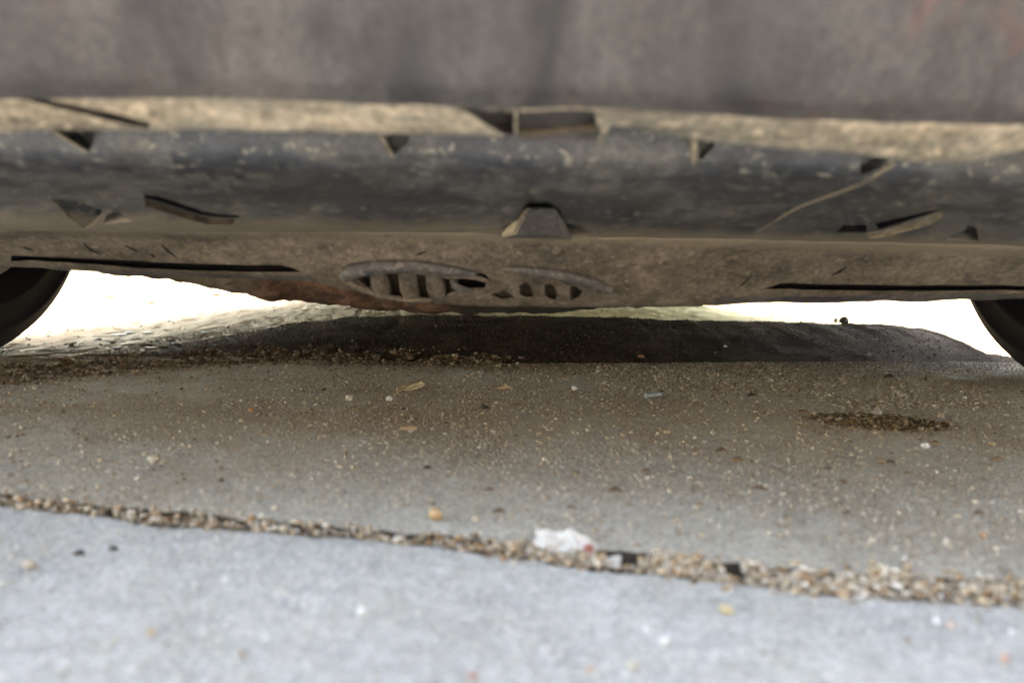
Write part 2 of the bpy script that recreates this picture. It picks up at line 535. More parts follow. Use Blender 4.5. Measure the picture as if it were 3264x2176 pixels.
for i, x in enumerate(xs):
    y0 = ye(FOOT, x) - 0.004 + 0.006 * fbm(x, 1.3, 30)
    y1, z1 = float(np.interp(x, cx, cyy)), float(np.interp(x, cx, cz))
    y1 = max(y1, y0 + 0.03)
    z1 = max(z1, Z2 + 0.002) + (0.002 + 0.003 * (x > 0.55)) * fbm(x, 9.1, 26, 5)
    for k in range(ND):
        u = k / (ND - 1)
        if u <= 0.62:
            t = u / 0.62
            y = y0 + (y1 - y0) * t
            z = Z2 + 0.001 + (z1 - Z2) * (t * 1.15 - 0.15 * t * t if False else math.sin(t * math.pi / 2) ** 0.9)
        else:
            t = (u - 0.62) / 0.38
            y = y1 + t * 0.32
            z = z1 - (z1 + 0.03) * t ** 1.5
        z += 0.0022 * fbm(x, y, 18, 5) * min(1, u * 8)
        v.append((x, y, z))
    if i:
        for k in range(ND - 1):
            q = (i - 1) * ND + k
            f.append((q, q + 1, q + 1 + ND, q + ND))
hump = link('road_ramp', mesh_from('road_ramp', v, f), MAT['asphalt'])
tag(hump, kind='structure')

# earth, out to the horizon
def spread(a, b, far, n):
    return a + (b - a) * (np.geomspace(1, far, n) - 1) / (far - 1)
gx = np.concatenate([spread(-1.7, -400, 3000, 34)[:0:-1], np.arange(-1.7, 1.5, 0.0085), spread(1.5, 400, 3000, 34)])
gy = np.concatenate([spread(1.0, -300, 3000, 30)[:0:-1], np.arange(1.0, 2.7, 0.0085), np.arange(2.7, 6.0, 0.03), spread(6.0, 600, 2000, 40)])
v, f = [], []
nx = len(gx)
for y in gy:
    for x in gx:
        z = 0.0
        inside = -1.7 <= x <= 1.5 and 1.0 <= y <= 6.0
        if inside:
            fade = min(1, (x + 1.7) * 3, (1.5 - x) * 3, (6 - y) * 1.5)
            a = noise.fractal(Vector((x * 9 + y * 1.3, y * 2.2, 0)), 0.7, 2.1, 5)
            b = noise.fractal(Vector((x * 48 + y * 6, y * 13, 4)), 0.7, 2.0, 4)
            c = abs(noise.noise(Vector((x * 30 + y * 4, y * 6, 9))))
            z = fade * (0.0045 * a + 0.0013 * b - 0.006 * max(0, 0.09 - c) / 0.09)
            z += fade * 0.016 * math.exp(-((x + 0.38) / 0.25) ** 2) * min(1, max(0, (y - 1.5) * 1.5)) * math.exp(-max(0, y - 2.4))
            if x > 0.55:                               # lower ground on the right
                z -= fade * 0.035 * min(1, (x - 0.55) / 0.3) * min(1, max(0, (2.3 - y) / 0.5))
            z += 0.002
        if y < ye(FOOT, x) + 0.008 and abs(x) < 2.2 and y > -2.6:
            z = -0.02
        elif not inside:
            z = -0.004
        v.append((x, y, z))
for j in range(len(gy) - 1):
    for i in range(nx - 1):
        q = j * nx + i
        f.append((q, q + 1, q + 1 + nx, q + nx))
earth = link('ground', mesh_from('ground', v, f), MAT['earth'])
tag(earth, kind='structure')

bpy.context.view_layer.update()
def bvh_of(o):
    me = o.data
    return BVHTree.FromPolygons([vv.co.copy() for vv in me.vertices], [list(p.vertices) for p in me.polygons])
GB = [bvh_of(o) for o in (slab_a, slab_b, hump, earth)]
def gz(x, y):
    best = -1
    for b in GB:
        h = b.ray_cast(Vector((x, y, 1.0)), Vector((0, 0, -1)))
        if h[0] is not None:
            best = max(best, h[0].z)
    return best
def ground_hit(px, row):
    o, d = Vector((0, 0, HC)), ray(px, row)
    hits = [h for h in (b.ray_cast(o, d) for b in GB) if h[0] is not None]
    return min(hits, key=lambda h: h[3])[0]

# ------------------------------------------------------------------ the car
car = bpy.data.objects.new('parked_car', None)
C.objects.link(car)
car.location = (0, 2.2, 0)
tag(car, 'car parked nose towards the viewer, its scuffed dusty black underside hanging low over the ground', 'car')
bpy.context.view_layer.update()

def sweep(x):
    return 0.07 * x * x + 0.9 * max(0.0, abs(x) - 0.62) ** 2

class Panel:
    """A moulded sheet lofted through control curves; curves are (x -> z) at a depth y; holes are cut and walled."""
    def __init__(s, curves, x0, x1, dx, nv=5, rnd=0.18, bulge=None):
        s.bulge = bulge
        s.cur, s.x0, s.x1, s.dx, s.nv, s.rnd = [], x0, x1, dx, nv, rnd
        for c in curves:
            y = c[0]
            if isinstance(c[1], (int, float)):
                s.cur.append((y, [(-2, c[1]), (2, c[1])]))
            else:
                pts = sorted((at_y(px, r, y).x, at_y(px, r, y).z) for px, r in c[1])
                s.cur.append((y, pts))
        s.n = len(s.cur) - 1
        us = np.arange(x0, x1 + 1e-6, dx)
        vs = np.linspace(0, s.n, s.n * nv + 1)
        P = [[s.p(u, q) for u in us] for q in vs]
        ve = [p for row in P for p in row]
        k = len(us)
        fa = [(j * k + i, j * k + i + 1, (j + 1) * k + i + 1, (j + 1) * k + i) for j in range(len(vs) - 1) for i in range(k - 1)]
        s.us, s.vs, s.k = us, vs, k
        s.bvh = BVHTree.FromPolygons(ve, fa)
        s.ve = ve
    def raw(s, u, q):
        q = min(max(q, 0), s.n)
        i = min(int(q), s.n - 1)
        t = q - i
        (ya, pa), (yb, pb) = s.cur[i], s.cur[i + 1]
        za = np.interp(u, [p[0] for p in pa], [p[1] for p in pa])
        zb = np.interp(u, [p[0] for p in pb], [p[1] for p in pb])
        dy = s.bulge(u, q) if s.bulge else 0.0
        return Vector((u, ya + (yb - ya) * t + sweep(u) + dy, za + (zb - za) * t))
    def p(s, u, q):
        r = s.rnd
        a = Vector((0, 0, 0))
        for w, d in ((1, -1), (2, -0.5), (2, 0), (2, 0.5), (1, 1)):
            a += s.raw(u, q + d * r) * w
        return a / 8
    def uv(s, px, row):
        for dr in (0, 4, -4, 8, -8, 14, -14, 22, -22, 32, -32, 45, -45):
            h = s.bvh.ray_cast(Vector((0, 0, HC)), ray(px, row + dr))
            if h[0] is not None:
                break
        else:
            return None
        j, i = divmod(h[2], s.k - 1)
        u = h[0].x
        a, b = s.p(u, s.vs[j]), s.p(u, s.vs[j + 1])
        L = (b - a).length_squared
        t = (h[0] - a).dot(b - a) / L if L else 0.5
        return (u, s.vs[j] + (s.vs[j + 1] - s.vs[j]) * min(max(t, 0), 1))
    def hit(s, px, row):
        q = s.uv(px, row)
        return s.p(*q)
    def build(s, name, mat, parent, holes=(), zones=(), warp=0.0, where=None):
        pts = [Vector((u, q)) for q in s.vs for u in s.us]
        edges, loops = [], []
        for h in holes:
            lp = [s.uv(px, r) for px, r in h['poly']]
            lp = [q for q in lp if q is not None]
            # subdivide the outline so that it follows the surface
            fine = []
            for a, b in zip(lp, lp[1:] + lp[:1]):
                m = 4
                for e in range(m):
                    fine.append((a[0] + (b[0] - a[0]) * e / m, a[1] + (b[1] - a[1]) * e / m))
            loops.append(fine)
            b0 = len(pts)
            pts += [Vector(q) for q in fine]
            edges += [(b0 + i, b0 + (i + 1) % len(fine)) for i in range(len(fine))]
        scl = 0.03                                     # make v commensurate with u for the triangulation
        P2 = [Vector((q[0], q[1] * scl)) for q in pts]
        vo, eo, fo, ov, oe, of = delaunay_2d_cdt(P2, edges, [], 0, 1e-6)
        bm = bmesh.new()
        def W3(q):
            w = s.p(q[0], q[1] / scl)
            if warp:
                n = noise.fractal(Vector((w.x * 24, w.y * 24, w.z * 24)), 0.8, 2, 4)
                w = w + Vector((0, -0.5, -1)) * warp * n
            return w
        bv = [bm.verts.new(W3(q)) for q in vo]
        lay = {}
        for t in fo:
            cxx = sum(vo[i][0] for i in t) / 3
            cvv = sum(vo[i][1] for i in t) / 3 / scl
            if any(in_poly(cxx, cvv, l) for l in loops):
                continue
            try:
                fc = bm.faces.new([bv[i] for i in t])
            except ValueError:
                continue
            for mi, (lo, hi) in enumerate(zones, 1):
                if lo <= cvv < hi and (where is None or where(cxx)):
                    fc.material_index = mi
            fc.smooth = True
        for h, l in zip(holes, loops):
            dv = Vector(h.get('dir', (0, 0.3, 1))).normalized() * h['depth']
            top = [bm.verts.new(W3((q[0], q[1] * scl))) for q in l]
            cxm = sum(q[0] for q in l) / len(l)
            tp = h.get('taper', 0.0)
            bot = []
            for q in l:
                w = W3((q[0], q[1] * scl))
                k = 1.0
                if 'grow' in h:                        # depth grows from one side to the other
                    xa, xb = min(e[0] for e in l), max(e[0] for e in l)
                    k = (q[0] - xa) / (xb - xa)
                    k = 0.03 + 0.97 * (k if h['grow'] > 0 else 1 - k)
                w = w + dv * k
                w.x += (cxm - w.x) * tp
                bot.append(bm.verts.new(w))
            m = len(l)
            for i in range(m):
                fc = bm.faces.new((top[i], top[(i + 1) % m], bot[(i + 1) % m], bot[i]))
                fc.material_index = h.get('wall', 0)
            if not h.get('open'):
                cap = [bm.verts.new(q.co) for q in bot]
                fc = bm.faces.new(cap)
                fc.material_index = h.get('cap', h.get('wall', 0))
        loose = [q for q in bm.verts if not q.link_faces]
        bmesh.ops.delete(bm, geom=loose, context='VERTS')
        bmesh.ops.triangulate(bm, faces=[q for q in bm.faces if len(q.verts) > 4])
        me = bpy.data.meshes.new(name)
        bm.to_mesh(me)
        bm.free()
        o = bpy.data.objects.new(name, me)
        C.objects.link(o)
        for q in mat:
            me.materials.append(q)
        o.parent = parent
        o.matrix_parent_inverse = parent.matrix_world.inverted()
        return o

# bumper skin and its dusty lower edge
TAN_TOP = [(-300, 318), (0, 306), (300, 312), (600, 312), (1100, 322), (1430, 334), (1900, 346), (2100, 356), (2400, 370), (2700, 384), (3000, 394), (3264, 396), (3600, 385)]
TAN_BOT = [(-300, 415), (0, 414), (480, 417), (800, 421), (1100, 427), (1450, 432), (1640, 436), (1900, 420), (1945, 404), (2050, 420), (2200, 448), (2300, 462), (2400, 468), (2700, 490), (2900, 518), (3040, 534), (3120, 525), (3264, 484), (3500, 430)]
bumper = Panel([(0.235, 0.58), (0.225, 0.46), (0.25, 0.33), (0.285, [(-300, -10), (3600, 40)]), (0.298, [(a, b - 60) for a, b in TAN_TOP]), (0.305, TAN_TOP), (0.322, TAN_BOT), (0.345, [(a, b - 45) for a, b in TAN_BOT])], -0.86, 0.86, 0.01, 6, 0.14)
holes = [
    dict(poly=[(18, 302), (153, 319), (357, 358), (478, 390), (476, 408), (306, 372), (128, 330)], depth=0.014, dir=(0, 0.9, 0.6)),
    dict(poly=[(1452, 338), (1560, 344), (1640, 350), (1640, 428), (1600, 424), (1562, 402), (1510, 366)], depth=0.016, dir=(0, 0.9, 0.5), grow=1),
    dict(poly=[(1646, 352), (1760, 353), (1898, 356), (1908, 412), (1760, 424), (1648, 430)], depth=0.008, dir=(0, 0.9, 0.4), cap=0, wall=1),
]
bump_o = bumper.build('front_bumper', [MAT['bumper'], MAT['ledge']], car, holes, [(5.0, 7.01)], 0.0012)

# grey bracket hanging in the notch of the edge
bm = bmesh.new()
front = [at_y(1648, 352, 0.333), at_y(1905, 356, 0.333), at_y(1912, 452, 0.336), at_y(1650, 447, 0.336)]
back = [q + Vector((0, 0.012, 0.003)) for q in front]
A = [bm.verts.new(q) for q in front]
B = [bm.verts.new(q) for q in back]
bm.faces.new(A)
bm.faces.new(B[::-1])
for i in range(4):
    bm.faces.new((A[i], B[i], B[(i + 1) % 4], A[(i + 1) % 4]))
bmesh.ops.bevel(bm, geom=list(bm.edges), offset=0.0012, segments=2, affect='EDGES')
bm_obj('bracket', bm, MAT['bumper'], bump_o, False)
bm = bmesh.new()
tube(bm, smooth_path([at_y(1902, 352, 0.322), at_y(1926, 372, 0.321), at_y(1930, 410, 0.324), at_y(1912, 452, 0.334)], 4), [0.0024 - 0.0001 * i for i in range(13)], 8)
bm_obj('bracket_edge', bm, MAT['ledge'], bump_o)

# valance: steep bluish band and the long dark underside
V_BAND = [(-300, 500), (0, 508), (600, 520), (1200, 530), (1700, 540), (2100, 546), (2600, 560), (3264, 590), (3600, 600)]
V_RIDGE = [(-300, 728), (0, 730), (800, 737), (1450, 738), (1900, 750), (2300, 757), (2700, 767), (3264, 778), (3600, 784)]
valance = \
          Panel([(0.392, 0.224), (0.396, [(a, b - 150) for a, b in V_BAND]), (0.405, V_BAND), (0.49, [(-300, 630), (0, 634), (1450, 650), (3264, 690), (3600, 696)]), (0.556, V_RIDGE), (0.58, [(a, b + 14) for a, b in V_RIDGE])], -0.80, 0.80, 0.009, 7, 0.2)
holes = [
    dict(poly=[(187, 396), (315, 396), (311, 424), (285, 482), (192, 428)], depth=0.012, dir=(0, 1, 0.2)),
    dict(poly=[(1236, 430), (1304, 430), (1300, 457), (1256, 493), (1238, 462)], depth=0.012, dir=(0, 1, 0.2)),
    dict(poly=[(2226, 440), (2290, 440), (2272, 472), (2230, 514)], depth=0.012, dir=(0, 1, 0.2)),
    dict(poly=[(2745, 505), (2830, 505), (2806, 534), (2770, 548), (2736, 556)], depth=0.012, dir=(0, 1, 0.4)),
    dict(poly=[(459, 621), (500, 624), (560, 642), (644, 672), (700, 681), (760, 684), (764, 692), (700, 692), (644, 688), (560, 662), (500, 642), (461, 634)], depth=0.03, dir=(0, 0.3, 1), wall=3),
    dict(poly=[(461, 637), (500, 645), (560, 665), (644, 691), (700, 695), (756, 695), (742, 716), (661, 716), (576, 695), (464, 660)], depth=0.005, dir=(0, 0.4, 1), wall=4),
    dict(poly=[(158, 634), (250, 645), (340, 676), (304, 712), (266, 729), (215, 690)], depth=0.016, dir=(0, 0.5, 1), grow=1),
    dict(poly=[(340, 686), (358, 679), (386, 679), (392, 688), (424, 706), (330, 714)], depth=0.022, dir=(0, 0.3, 1)),
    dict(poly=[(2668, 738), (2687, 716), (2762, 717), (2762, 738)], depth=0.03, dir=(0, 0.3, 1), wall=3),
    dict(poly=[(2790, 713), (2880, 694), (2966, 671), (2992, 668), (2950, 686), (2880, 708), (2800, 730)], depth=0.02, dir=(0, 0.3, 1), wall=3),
    dict(poly=[(2765, 741), (2820, 731), (2900, 708), (2960, 688), (3004, 671), (3003, 690), (2973, 712), (2830, 752), (2771, 762)], depth=0.002, dir=(0, 0.4, 1), wall=1),
    dict(poly=[(3010, 766), (3069, 736), (3085, 720), (3105, 719), (3119, 740), (3122, 772)], depth=0.02, dir=(0, 0.3, 1)),
    dict(poly=[(1600, 724), (1640, 702), (1680, 646), (1748, 646), (1785, 668), (1806, 714), (1860, 728), (1925, 744), (1815, 748), (1700, 743), (1490, 736)], depth=0.016, dir=(0, 0.6, 1)),
]
val_o = valance.build('lower_valance', [MAT['valance'], MAT['dust_light'], MAT['dam'], MAT['void'], MAT['dam_dark']], car, holes, [], 0.0008)

def fin(pts, thick, name, mat, parent):
    bm = bmesh.new()
    a = [bm.verts.new(q + Vector((-thick, 0, 0))) for q in pts]
    b = [bm.verts.new(q + Vector((thick, 0, 0))) for q in pts]
    bm.faces.new(a)
    bm.faces.new(b[::-1])
    n = len(pts)
    for i in range(n):
        bm.faces.new((a[i], b[i], b[(i + 1) % n], a[(i + 1) % n]))
    bmesh.ops.bevel(bm, geom=list(bm.edges), offset=0.0005, segments=1, affect='EDGES')
    return bm_obj(name, bm, mat, parent, False)

for (a, b) in (((180, 415), (276, 484)), ((1222, 440), (1250, 500)), ((2203, 430), (2210, 526))):
    p0, p1 = valance.hit(*a), valance.hit(*b)
    fin([p0 + Vector((0, 0.004, 0)), p0 + Vector((0, -0.012, 0)), p1 + Vector((0, -0.001, 0)), p1 + Vector((0, 0.006, 0))], 0.0011, 'rib', MAT['dust_light'], val_o)
# pale moulding crease on the right of the underside
bm = bmesh.new()
cr = [valance.hit(a, b) for a, b in ((2850, 520), (2800, 552), (2700, 603), (2560, 655), (2470, 705), (2400, 750))]
tube(bm, smooth_path(cr, 4), [0.0014 - 0.0009 * i / 20 for i in range(21)], 6)
bm_obj('mould_seam', bm, MAT['dam'], val_o)
# central tongue, a hollow clip standing in its recess
bm = bmesh.new()
tp = [at_y(1679, 664, 0.492), at_y(1770, 664, 0.492), at_y(1786, 752, 0.532), at_y(1640, 746, 0.532)]
bk = [at_y(1668, 660, 0.515), at_y(1782, 660, 0.515), at_y(1830, 764, 0.560), at_y(1585, 757, 0.560)]
A = [bm.verts.new(q) for q in tp]
B = [bm.verts.new(q) for q in bk]
bm.faces.new(A)
bm.faces.new(B[::-1])
for i in range(4):
    bm.faces.new((A[i], B[i], B[(i + 1) % 4], A[(i + 1) % 4]))
bmesh.ops.bevel(bm, geom=list(bm.edges), offset=0.0012, segments=2, affect='EDGES')
clip = bm_obj('clip', bm, MAT['lip'], val_o, False)
clip.data.materials.append(MAT['dust_light'])
for q in clip.data.polygons:
    if q.normal.x < -0.35:
        q.material_index = 1

# air dam with two long slots, lip and the cracked oval vent
D_MID = [(-300, 748), (0, 754), (1000, 766), (1650, 790), (2100, 800), (2700, 806), (3264, 816), (3600, 822)]
D_SLOT = [(-300, 838), (0, 846), (500, 862), (990, 876), (1120, 890), (1300, 910), (1650, 925), (2000, 930), (2300, 928), (2440, 928), (3264, 930), (3600, 932)]
D_BOT = [(-300, 842), (0, 850), (225, 863), (388, 878), (485, 882), (700, 888), (995, 895), (1100, 918), (1250, 950), (1420, 967), (1600, 977), (2000, 981), (2298, 977), (2337, 971), (2620, 969), (2793, 965), (2818, 960), (2966, 966), (3100, 958), (3264, 954), (3600, 948)]
def sstep(a, b, x):
    t = min(max((x - a) / (b - a), 0), 1)
    return t * t * (3 - 2 * t)
def dam_bulge(u, q):
    """the middle of the dam stands forward, with a crease on either side"""
    side = (1 - sstep(0.105 + 0.028 * (3 - q), 0.135 + 0.03 * (3 - q), u)) * sstep(-0.24, -0.19, u)
    return -0.017 * side * sstep(1.2, 3.2, q)
dam = Panel([(0.568, [(a, b - 30) for a, b in V_RIDGE]), (0.562, [(a, b + 4) for a, b in V_RIDGE]), (0.585, D_MID), (0.625, D_SLOT), (0.642, D_BOT), (0.672, [(a, b - 12) for a, b in D_BOT])], -0.82, 0.82, 0.008, 7, 0.13, dam_bulge)
holes = [
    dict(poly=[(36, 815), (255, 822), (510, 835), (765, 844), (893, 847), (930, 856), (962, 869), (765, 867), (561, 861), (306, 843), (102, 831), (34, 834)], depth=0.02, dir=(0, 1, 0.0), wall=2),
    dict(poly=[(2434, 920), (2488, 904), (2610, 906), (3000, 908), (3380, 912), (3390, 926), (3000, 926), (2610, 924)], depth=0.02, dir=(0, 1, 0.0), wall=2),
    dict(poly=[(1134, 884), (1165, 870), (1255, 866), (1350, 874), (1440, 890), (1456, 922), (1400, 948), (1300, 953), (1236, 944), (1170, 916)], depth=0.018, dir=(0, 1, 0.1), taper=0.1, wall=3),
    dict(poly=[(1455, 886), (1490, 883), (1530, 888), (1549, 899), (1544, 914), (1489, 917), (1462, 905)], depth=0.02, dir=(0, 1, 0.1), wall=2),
    dict(poly=[(1514, 874), (1535, 868), (1553, 876), (1557, 893), (1540, 884)], depth=0.012, dir=(0, 1, 0.2)),
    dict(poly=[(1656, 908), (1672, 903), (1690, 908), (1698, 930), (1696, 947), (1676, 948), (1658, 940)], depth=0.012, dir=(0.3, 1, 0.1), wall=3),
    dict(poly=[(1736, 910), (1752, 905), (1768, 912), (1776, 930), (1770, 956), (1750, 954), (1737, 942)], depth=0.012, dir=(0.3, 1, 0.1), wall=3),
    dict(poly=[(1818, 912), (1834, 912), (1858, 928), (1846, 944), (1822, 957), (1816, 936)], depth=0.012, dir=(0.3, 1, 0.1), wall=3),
    dict(poly=[(1660, 886), (1700, 884), (1790, 896), (1850, 914), (1800, 906), (1665, 904)], depth=0.004, dir=(0, 1, 0)),
    dict(poly=[(1560, 935), (1610, 925), (1640, 950), (1600, 955)], depth=0.012, dir=(0, 1, 0.2)),
]
dam_o = dam.build('air_dam', [MAT['dam'], MAT['lip'], MAT['void'], MAT['dam_dark']], car, holes, [(3.35, 5.01)], 0.0010, lambda u: u < -0.165 or u > 0.165)

def dam_tube(name, pts, radii, mat, parent, n=4, off=-0.003, flat=1.0):
    q = smooth_path([dam.hit(*a) + Vector((0, off, 0)) for a in pts], n)
    rr = np.interp(np.linspace(0, 1, len(q)), np.linspace(0, 1, len(radii)), radii)
    bm = bmesh.new()
    tube(bm, q, list(rr), 8, flat)
    return bm_obj(name, bm, mat, parent)

vent = dam_tube('oval_vent', [(1108, 894), (1104, 880), (1130, 863), (1221, 850), (1340, 850), (1440, 862), (1515, 872)], [0.002, 0.005, 0.0065, 0.006, 0.005, 0.004, 0.002], MAT['lip'], dam_o)
dam_tube('oval_vent', [(1600, 856), (1700, 864), (1800, 880), (1880, 900), (1946, 927)], [0.001, 0.003, 0.005, 0.005, 0.003], MAT['lip'], dam_o)
dam_tube('oval_vent', [(1108, 896), (1160, 921), (1210, 938), (1280, 952), (1380, 956)], [0.003, 0.0025, 0.0025, 0.0025, 0.002], MAT['dam'], dam_o)
for a, b in (((1196, 872), (1220, 940)), ((1290, 872), (1312, 952)), ((1378, 880), (1398, 950))):
    top, bot = dam.hit(*a), dam.hit(*b)
    bm = bmesh.new()
    tube(bm, [top + Vector((0, 0.010, 0.003)), (top + bot) / 2 + Vector((0, 0.006, 0)), bot + Vector((0, 0.006, -0.001))], [0.0070, 0.0080, 0.0072], 14, 0.9)
    bm_obj('slat', bm, MAT['dam'], dam_o)
# torn plastic edge round the middle hole
dam_tube('torn_edge', [(1440, 890), (1452, 910), (1480, 921), (1508, 926)], [0.001, 0.003, 0.0025, 0.002], MAT['lip'], dam_o)
dam_tube('torn_edge', [(1425, 884), (1500, 882), (1545, 892), (1562, 902)], [0.001, 0.002, 0.002, 0.001], MAT['dam'], dam_o)

for pts in (((266, 774), (290, 796), (335, 815)), ((395, 782), (420, 792), (442, 802)), ((515, 780), (536, 800), (570, 822)), ((478, 806), (496, 822)), ((60, 782), (110, 800)), ((2420, 862), (2370, 900), (2340, 938)), ((2700, 850), (2650, 880)), ((1320, 815), (1360, 800))):
    dam_tube('scratch', pts, [0.0003, 0.0011, 0.0004], MAT['void'], dam_o, 4, 0.0004)

# rusty cross member under the engine
CM_T = [(300, 860), (530, 880), (816, 905), (1000, 922), (1204, 934), (1316, 950), (1423, 960), (2000, 950), (2600, 930)]
CM_B = [(300, 868), (430, 880), (530, 895), (612, 906), (816, 939), (1000, 967), (1153, 985), (1306, 995), (1510, 997), (1800, 990), (2000, 980), (2200, 968), (2400, 955), (2600, 940), (2900, 920)]
cm = Panel([(0.80, [(a, b - 80) for a, b in CM_T]), (0.81, CM_T), (0.83, CM_B), (0.98, [(a, b - 14) for a, b in CM_B])], -0.46, 0.40, 0.005, 9, 0.2)
cm_o = cm.build('cross_member', [MAT['rust']], car, [], [], 0.006)

# floor, body, glass
def box(bm, x0, x1, y0, y1, z0, z1):
    vs = [bm.verts.new((x, y, z)) for z in (z0, z1) for y in (y0, y1) for x in (x0, x1)]
    for q in ((0, 1, 3, 2), (4, 6, 7, 5), (0, 4, 5, 1), (2, 3, 7, 6), (0, 2, 6, 4), (1, 5, 7, 3)):
        bm.faces.new([vs[i] for i in q])
bm = bmesh.new()
box(bm, -0.66, 0.66, 0.69, 4.15, 0.185, 0.235)
for y in (1.9, 2.6):
    box(bm, -0.5, 0.5, y, y + 0.08, 0.165, 0.184)
box(bm, -0.06, 0.06, 1.0, 4.0, 0.15, 0.1835)
bm_obj('floor_pan', bm, MAT['under'], car, False)

ST = [  # y, sill z, belt z, top z, half width at sill, belt, top
    (0.33, 0.24, 0.56, 0.66, 0.62, 0.66, 0.60), (0.42, 0.24, 0.62, 0.76, 0.74, 0.78, 0.70), (0.7, 0.235, 0.66, 0.86, 0.82, 0.86, 0.76),
    (1.35, 0.20, 0.72, 0.97, 0.84, 0.885, 0.78), (1.55, 0.19, 0.74, 1.04, 0.85, 0.89, 0.74), (2.05, 0.19, 0.76, 1.42, 0.85, 0.89, 0.62),
    (2.9, 0.19, 0.78, 1.47, 0.85, 0.89, 0.60), (3.6, 0.20, 0.80, 1.38, 0.84, 0.88, 0.60), (4.05, 0.24, 0.80, 1.02, 0.82, 0.86, 0.66), (4.3, 0.30, 0.66, 0.82, 0.72, 0.78, 0.62)]
bm = bmesh.new()
R = []
for y, zs, zb, zt, ws, wb, wt in ST:
    h = [(ws, zs), (wb, zs + 0.12), (wb, zb), (wb - 0.03, zb + 0.04), (wt, zt - 0.03), (wt - 0.08, zt)]
    R.append([bm.verts.new((x, y, z)) for x, z in h] + [bm.verts.new((-x, y, z)) for x, z in h[::-1]])
n = len(R[0])
for a, b in zip(R, R[1:]):
    for i in range(n):
        bm.faces.new((a[i], a[(i + 1) % n], b[(i + 1) % n], b[i]))
bm.faces.new(R[0])
bm.faces.new(R[-1][::-1])
body = bm_obj('body', bm, MAT['paint'], car, False)
for wy in (1.0, 3.62):
    for sx in (-1, 1):
        bmc = bmesh.new()
        bmesh.ops.create_cone(bmc, cap_ends=True, segments=40, radius1=0.36, radius2=0.36, depth=0.34,
                              matrix=Matrix.Translation((sx * 0.80, wy, 0.29)) @ Matrix.Rotation(math.pi / 2, 4, 'Y'))
        bmesh.ops.recalc_face_normals(bmc, faces=bmc.faces)
        mc = bpy.data.meshes.new('cut')
        bmc.to_mesh(mc)
        bmc.free()
        oc = bpy.data.objects.new('cut', mc)
        C.objects.link(oc)
        md = body.modifiers.new('arch', 'BOOLEAN')
        md.operation = 'DIFFERENCE'
        md.object = oc
        bpy.context.view_layer.update()
        new = bpy.data.meshes.new_from_object(body.evaluated_get(bpy.context.evaluated_depsgraph_get()))
        body.modifiers.clear()
        body.data = new
        bpy.data.objects.remove(oc)
        bpy.data.meshes.remove(mc)

def quad_panel(name, pts, mat, off):
    nrm = (pts[1] - pts[0]).cross(pts[3] - pts[0]).normalized()
    c = sum(pts, Vector()) / 4
    if nrm.dot(c - Vector((0, 2.2, 0.7))) < 0:
        nrm = -nrm
    q = [p + (c - p) * 0.10 for p in pts]
    bm = bmesh.new()
    a = [bm.verts.new(p + nrm * off) for p in q]
    b = [bm.verts.new(p - nrm * 0.004) for p in q]
    bm.faces.new(a)
    bm.faces.new(b[::-1])
    for i in range(4):
        bm.faces.new((a[i], b[i], b[(i + 1) % 4], a[(i + 1) % 4]))
    return bm_obj(name, bm, mat, car, False)
def stv(i, k, s):
    y, zs, zb, zt, ws, wb, wt = ST[i]
    x, z = [(ws, zs), (wb, zs + 0.12), (wb, zb), (wb - 0.03, zb + 0.04), (wt, zt - 0.03), (wt - 0.08, zt)][k]
    return Vector((s * x, y, z))
quad_panel('windscreen', [stv(4, 5, -1), stv(4, 5, 1), stv(5, 5, 1), stv(5, 5, -1)], MAT['glass'], 0.004)
for s in (-1, 1):
    quad_panel('side_window', [stv(5, 3, s), stv(6, 3, s), stv(6, 4, s), stv(5, 4, s)], MAT['glass'], 0.004)
    quad_panel('side_window', [stv(6, 3, s), stv(7, 3, s), stv(7, 4, s), stv(6, 4, s)], MAT['glass'], 0.004)
    bm = bmesh.new()
    bmesh.ops.create_uvsphere(bm, u_segments=20, v_segments=12, radius=1, matrix=Matrix.Translation((s * 0.56, 0.37, 0.63)) @ Matrix.Diagonal((0.15, 0.06, 0.055, 1)))
    bm_obj('headlight', bm, MAT['lamp'], car)

